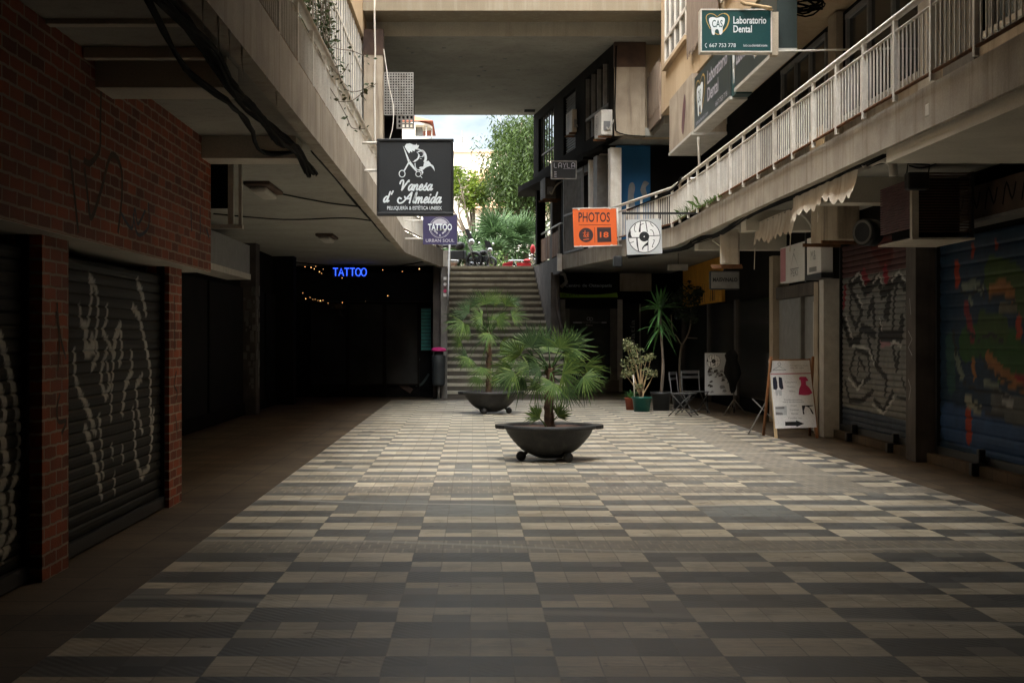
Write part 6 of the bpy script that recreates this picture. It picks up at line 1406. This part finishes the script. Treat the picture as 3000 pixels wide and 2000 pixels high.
for i in range(46):
    x0 = q.uniform(180, 680); yb = q.uniform(350, 950) * (1 - abs(x0 - 480) / 900); Y0 = q.uniform(13.6, 15.4)
    stems.append([S8(x0, -120, Y0), S8(x0 + q.uniform(-40, 40), yb * .4, Y0 + q.uniform(-.1, .1)), S8(x0 + q.uniform(-60, 70), yb * .75, Y0), S8(x0 + q.uniform(-80, 110), yb + 90, Y0)])
for l in ([(640, 520), (760, 700), (850, 960), (1000, 1000), (1170, 920)], [(600, 800), (720, 1000), (800, 1130), (880, 1280), (940, 1400), (1080, 1410)], [(790, 1110), (920, 1110), (1040, 1030), (1200, 915)], [(620, 480), (800, 540), (940, 560), (1130, 640)], [(640, 650), (800, 820), (900, 700)], [(260, 300), (190, 560), (90, 660), (60, 600)]):
    stems.append([S8(x, y, 14.3) for x, y in l])
for k, l in enumerate(stems):
    pts = catmull(l, 7); st_.tube(pts, .0045 if k > 33 else .006, 4)
    n = 62 if k < 34 else 20
    for i in range(n):
        p = pts[min(len(pts) - 1, int(q.random() * len(pts)))]; leafcloud(lf, p + Vector((q.gauss(0, .035), q.gauss(0, .05), q.gauss(0, .03))), .01, 1, q.uniform(.03, .075), q)
st_.build('stem', M['bark'], vi); lf.build('foliage', M['vine'], vi)

# ================================================================== BEYOND THE STAIRS
TZ = 3.67
def shrubpalm(label, x, y, h, rr, seed, n=26):
    q = random.Random(seed); t = thing('palm_shrub', label, 'palm', (x, y, TZ), 'fan palm shrubs on the terrace'); c = Vector((x, y, TZ + h * .45))
    MB().tube([Vector((x, y, TZ)), c], .12, 8).build('trunk', M['trunk'], t); b = MB()
    for i in range(n):
        a = q.random() * 6.283; el = q.uniform(-.35, 1.3); d = Vector((math.cos(a) * math.cos(el), math.sin(a) * math.cos(el), math.sin(el))); hub = c + d * q.uniform(.35, .75) * rr
        s_ = d.cross(Vector((0, 0, 1))); s_ = (s_.normalized() if s_.length > .1 else Vector((1, 0, 0))); s_ = Matrix.Rotation(q.uniform(-.7, .7), 3, d) @ s_
        b.tube([c, hub], .012, 4); fan(b, hub, (d + Vector((0, 0, -.15))).normalized(), s_, rr * q.uniform(.6, .85), 22, R(q.uniform(150, 220)), q, 1.8)
    b.build('fronds', M['shrub'], t); return t
def bx(x, Y): return wx(x, Y)
shrubpalm('large dark fan palm shrub behind the red barrier', bx(1478, 50), 50, 2.3, 1.35, 1, 34)
shrubpalm('fan palm shrub left of centre behind the motorbikes', bx(1368, 49), 49, 1.5, 1.1, 2)
shrubpalm('tall fan palm shrub at the right beside the dark ledge', bx(1540, 51), 51, 2.2, 1.2, 3)
shrubpalm('small fan palm shrub rising above the others against the peach wall', bx(1424, 53), 53, 3.0, .9, 4, 20)
shrubpalm('low fan palm shrub at far left, half behind the violet sign', bx(1330, 47.5), 47.5, 1.3, .9, 5, 20)
shrubpalm('fan palm shrub low between the motorbikes and the barrier', bx(1440, 47.5), 47.5, 1.0, .85, 6, 20)
b = MB(); q = random.Random(70)
for i in range(5200):
    p = Vector((q.uniform(-3.5, 6), q.uniform(52, 55), TZ + abs(q.gauss(0, .9)))); leafcloud(b, p, .05, 1, .16, q)
o = b.build('hedge', M['hedge']); o['kind'] = 'stuff'
b = MB()
for i in range(500): leafcloud(b, Vector((bx(1462, 46.4) + q.gauss(0, .18), 46.4 + q.gauss(0, .2), TZ + abs(q.gauss(0, .28)))), .04, 1, .11, q)
tag(b.build('bush', M['weed']), 'small bright yellow green bush left of the red barrier', 'bush')
# drooping pepper tree
def limbs(b, base, tips, r, q):
    for tp in tips:
        m = base.lerp(tp, .55) + Vector((q.gauss(0, .25), q.gauss(0, .25), .35)); b.tube(catmull([base, m, tp], 5), [r * (1 - .8 * i / 10) for i in range(11)], 6)
def P4(x, y, Y): return P(1300 + x / 3.336, 330 + y / 3.336, Y)
wt = thing('pepper_tree', 'tall drooping pepper tree at the right edge of the opening', 'tree', (bx(1545, 57), 57, TZ)); q = random.Random(81)
tips = [P4(x, y, 57 + q.uniform(-1.5, 1.5)) for x, y in ((700, 420), (620, 500), (760, 90), (820, 140), (680, 170), (840, 420), (700, 560), (560, 560), (780, 500), (620, 640), (740, 680), (850, 540), (780, 760), (600, 400), (660, 470), (720, 350), (800, 240), (690, 620), (610, 760), (860, 650), (720, 120), (840, 200), (800, 620), (900, 300), (960, 480), (640, 250), (880, 60), (900, 700))]
b = MB(); bs = Vector((bx(1562, 57), 57, TZ)); fk = bs + Vector((-.2, 0, 2.6)); b.tube(catmull([bs, bs + Vector((.1, 0, 1.3)), fk], 5), [.28 - .1 * i / 10 for i in range(11)], 9); limbs(b, fk, tips, .12, q); b.build('trunk', M['bark'], wt)
b = MB()
for tp in tips:
    for k in range(60):
        s0 = tp + Vector((q.gauss(0, .5), q.gauss(0, .7), q.gauss(0, .35))); l = q.uniform(.5, 1.5); dx = q.gauss(0, .12)
        for i in range(int(l / .065)):
            p = s0 + Vector((dx * i * .1 + q.gauss(0, .04), q.gauss(0, .04), -i * .065)); a = Vector((q.gauss(0, .7), q.gauss(0, .7), -.8)).normalized(); e = a.cross(Vector((q.gauss(0, 1), q.gauss(0, 1), 0))).normalized(); ll = q.uniform(.13, .25)
            b.add([p, p + a * ll * .5 + e * ll * .13, p + a * ll, p + a * ll * .5 - e * ll * .13], [(0, 1, 2, 3)])
b.build('crown', M['willow'], wt)
bt = thing('broadleaf_tree', 'light yellow green tree left of centre in front of the pale building', 'tree', (bx(1385, 58), 58, TZ)); q = random.Random(83)
b = MB(); bs = Vector((bx(1388, 58), 58, TZ)); fk = bs + Vector((.05, 0, 1.5)); b.tube([bs, fk], [.11, .08], 8)
cl = [(130, 640, 90), (180, 700, 90), (120, 760, 70), (280, 640, 80), (330, 720, 80), (380, 780, 70), (250, 780, 80), (300, 850, 70), (210, 860, 70), (130, 580, 60), (260, 900, 60), (370, 850, 60), (60, 700, 90), (40, 800, 90), (-60, 720, 100)]
tips = [P4(x, y, 58 + q.uniform(-.8, .8)) for x, y, r in cl]; limbs(b, fk, tips, .06, q); b.build('trunk', M['bark'], bt); b = MB()
for (x, y, r), tp in zip(cl, tips): leafcloud(b, tp, r * 58 / F / 3.336 * 1.1, 125, .19, q)
b.build('crown', M['broad'], bt)
# motorbikes, barrier, scooter
def bike(label, x, y, rz, bodym, name='motorbike'):
    t = thing(name, label, 'motorbike', (0, 0, 0), 'parked two wheelers on the terrace')
    for yy in (-.62, .62):
        b = MB(); ring = [(0, yy + .25 * math.cos(a * math.pi / 10), .31 + .25 * math.sin(a * math.pi / 10)) for a in range(21)]; b.tube(ring, .055, 8, False); b.tube([(-.06, yy, .31), (.06, yy, .31)], .05, 8)
        for a in range(5): b.tube([(0, yy, .31), (0, yy + .22 * math.cos(a * 1.257), .31 + .22 * math.sin(a * 1.257))], .012, 4)
        b.build('wheel', M['black'], t)
    b = MB(); b.lathe([(0, 0), (.13, .03), (.17, .12), (.13, .22), (0, .26)], (0, -.12, .66), 14); b.box(-.1, .1, -.3, .35, .36, .64); b.build('body', M[bodym], t, bevel=.03)
    b = MB(); b.box(-.12, .12, .05, .72, .74, .84); b.build('seat', M['black'], t, bevel=.035)
    b = MB(); b.tube([(-.06, -.62, .31), (-.07, -.38, 1.0)], .022, 6); b.tube([(.06, -.62, .31), (.07, -.38, 1.0)], .022, 6); b.build('fork', M['greypaint'], t)
    MB().tube(catmull([(-.38, -.24, 1.03), (-.2, -.36, 1.08), (0, -.38, 1.02), (.2, -.36, 1.08), (.38, -.24, 1.03)], 4), .014, 6).build('handlebar', M['black'], t)
    MB().sphere((0, -.52, .9), .10, 14, 10).build('headlight', M['chrome'], t)
    b = MB(); b.add([(-.17, -.5, 1.0), (.17, -.5, 1.0), (.12, -.36, 1.32), (-.12, -.36, 1.32), (-.17, -.47, 1.0), (.17, -.47, 1.0), (.12, -.33, 1.32), (-.12, -.33, 1.32)], [(0, 1, 2, 3), (4, 7, 6, 5), (0, 4, 5, 1), (1, 5, 6, 2), (2, 6, 7, 3), (3, 7, 4, 0)]); b.build('windscreen', M['dark'], t)
    for s_ in (-1, 1): MB().sphere((s_ * .36, -.3, 1.2), .05, 10, 6).build('mirror', M['chrome'], t)
    b = MB(); b.tube([(.14, 0, .3), (.16, .5, .34), (.16, .85, .4)], .045, 8); b.build('exhaust', M['chrome'], t)
    t.location = (x, y, TZ); t.rotation_euler = (0, 0, rz); return t
m1 = bike('black and chrome motorbike with windscreen at the top of the stairs, left of centre', bx(1410, 44.2), 44.2, R(40), 'black')
m1.scale = (.8, .8, .7)
m2 = dup(m1, (bx(1338, 44.4), 44.4, TZ), R(65), 'black motorbike at the far left of the stair top, mostly hidden')
m3 = bike('red and white scooter lying low at the right of the stair top', bx(1536, 44.6), 44.6, R(95), 'red', 'scooter')
for ch in m3.children:
    if ch.name.startswith('seat'): ch.data.materials[0] = M['signwhite']
    if ch.name.startswith(('windscreen', 'mirror')): ch.hide_render = False
m3.scale = (.8, .7, .42)
bar = thing('barrier', 'red plastic barrier tilted at the top of the stairs', 'barrier', (bx(1487, 43.4), 43.4, TZ))
fr = front(bx(1487, 43.4), 43.4, TZ); b = MB(); k = 43.4 / F / 3.336
b.fpoly(fr, [(-.18, .0), (.14, .0), (.17, .25), (-.15, .17)], 0, .05); b.build('panel', M['red'], bar, bevel=.008)
b = MB(); b.fstroke(fr, [(-.13, .03), (.12, .03), (.14, .2), (-.12, .13), (-.13, .03)], .015, .052); b.build('rib', M['rose'], bar)
MB().tube(catmull([P4(665, 1410, 43.4), P4(690, 1455, 43.4), P4(712, 1495, 43.4)], 4), .012, 6).build('handle', M['signwhite'], bar)
# buildings
fb_ = thing('apartment_building', 'pale sunlit apartment block with peach bands behind the trees', 'building', (8, 115, TZ)); Y = 115
def q9(x, y): return (wx(1300 + x / 3.336, Y), wz(330 + y / 3.336, Y))
def slab(nm, A, B, y0, y1, mat, par=fb_): p, r = q9(*A), q9(*B); return MB().box(p[0], r[0], y0, y1, p[1], r[1]).build(nm, M[mat], par)
slab('wall', (-500, 1500), (1400, 372), Y, Y + 14, 'sunfacade'); slab('stair_tower', (-100, 371), (205, 258), Y + 2, Y + 8, 'sunfacade'); slab('stair_tower', (206, 371), (243, 302), Y + 3, Y + 8, 'sunfacade')
slab('band', (255, 665), (1400, 568), Y - 1.2, Y - .01, 'peach'); slab('band', (255, 945), (1400, 852), Y - 1.2, Y - .01, 'peach'); slab('cornice', (-500, 385), (1400, 373), Y - .4, Y - .01, 'sunfacade')
slab('chimney', (122, 257), (172, 230), Y + 3, Y + 5, 'frame'); slab('chimney', (196, 257), (220, 186), Y + 3, Y + 4, 'frame')
for i in range(8):
    p = slab('window', (300 + i * 130, 820), (360 + i * 130, 700), Y - .05, Y - .02, 'greyglass'); 
p, r = q9(178, 330), q9(178, 140); MB().tube([(p[0], Y + 2, p[1]), (r[0], Y + 2, r[1])], .06, 5).build('antenna', M['greypaint'], fb_)
p, r = q9(432, 370), q9(432, 310); MB().tube([(p[0], Y + 2, p[1]), (r[0], Y + 2, r[1])], .06, 5).build('antenna', M['greypaint'], fb_)
c = q9(275, 338); MB().lathe([(0, -.35), (.45, 0), (0, .02)], (c[0], Y + 2, c[1]), 14).build('satellite_dish', M['greypaint'], fb_)
b = MB(); a0, a1 = q9(-60, 660), q9(245, 575)
for i in range(26): u = a0[0] + (a1[0] - a0[0]) * i / 25; b.box(u - .04, u + .04, Y - 2.5, Y - 2.42, a0[1], a1[1])
b.box(a0[0], a1[0], Y - 2.51, Y - 2.41, a1[1], a1[1] + .1); b.box(a0[0], a1[0], Y - 2.6, Y - .02, a0[1] - .3, a0[1] - .002); b.build('balcony_railing', M['greypaint'], fb_)
tw = thing('apartment_tower', 'distant brick and white tower block with stacked curved balconies', 'building', (-8, 170, TZ)); Y = 170
x0, x1 = wx(1150, Y), wx(1226, Y); zt = wz(357, Y)
MB().box(x0 - 8, x1 - 2.2, Y, Y + 14, TZ, zt).build('core', M['brickred'], tw); MB().box(x1 - 2.19, x1 - .4, Y + .2, Y + 12, TZ, zt + .3).build('core', M['sunfacade'], tw)
z = zt - .2; k = 0
while z > 8:
    b = MB(); cx_ = x1 - .5; arc = [(cx_ + 2.1 * math.sin(a), Y + 3 - 4.0 * math.cos(a)) for a in [R(-10 + i * 14) for i in range(9)]]
    poly = arc + [(cx_ - .5, Y + 6)]; b.prism(poly, z - .25, z); b.build('balcony_slab', M['sunfacade'], tw)
    b = MB(); b.wallstrip(arc, .08, z - 2.85, z - 1.7); b.build('parapet', M['sunfacade'], tw)
    b = MB()
    for p in arc[1::3]: b.tube([(p[0] - .08, p[1] + .1, z - .26), (p[0] - .08, p[1] + .1, z - 2.9)], .09, 6)
    b.build('column', M['frame'], tw); MB().box(cx_ - .6, cx_ + .9, Y + 1.5, Y + 5.9, z - 2.85, z - .26).build('window', M['greyglass'], tw); z -= 3.0
b = MB(); b.add([(x0 - 8, Y - .5, zt + .01), (x1 + 1.8, Y - .8, zt + .01), (x1 + 1.8, Y + 12, zt + .01), (x0 - 8, Y + 12, zt + .01), (x0 - 3, Y + 6, zt + 2.6), (x1 - 3, Y + 6, zt + 2.2)], [(0, 1, 5, 4), (1, 2, 5), (2, 3, 4, 5), (3, 0, 4), (0, 3, 2, 1)]); b.build('roof', M['terracotta'], tw)
tag(MB().sphere(P(1561, 730, 43.5), .08, 12, 8, 1.9).build('cloth_bundle', M['red']), 'red cloth bundle at the far end of the rusty slatted railing', 'bundle')
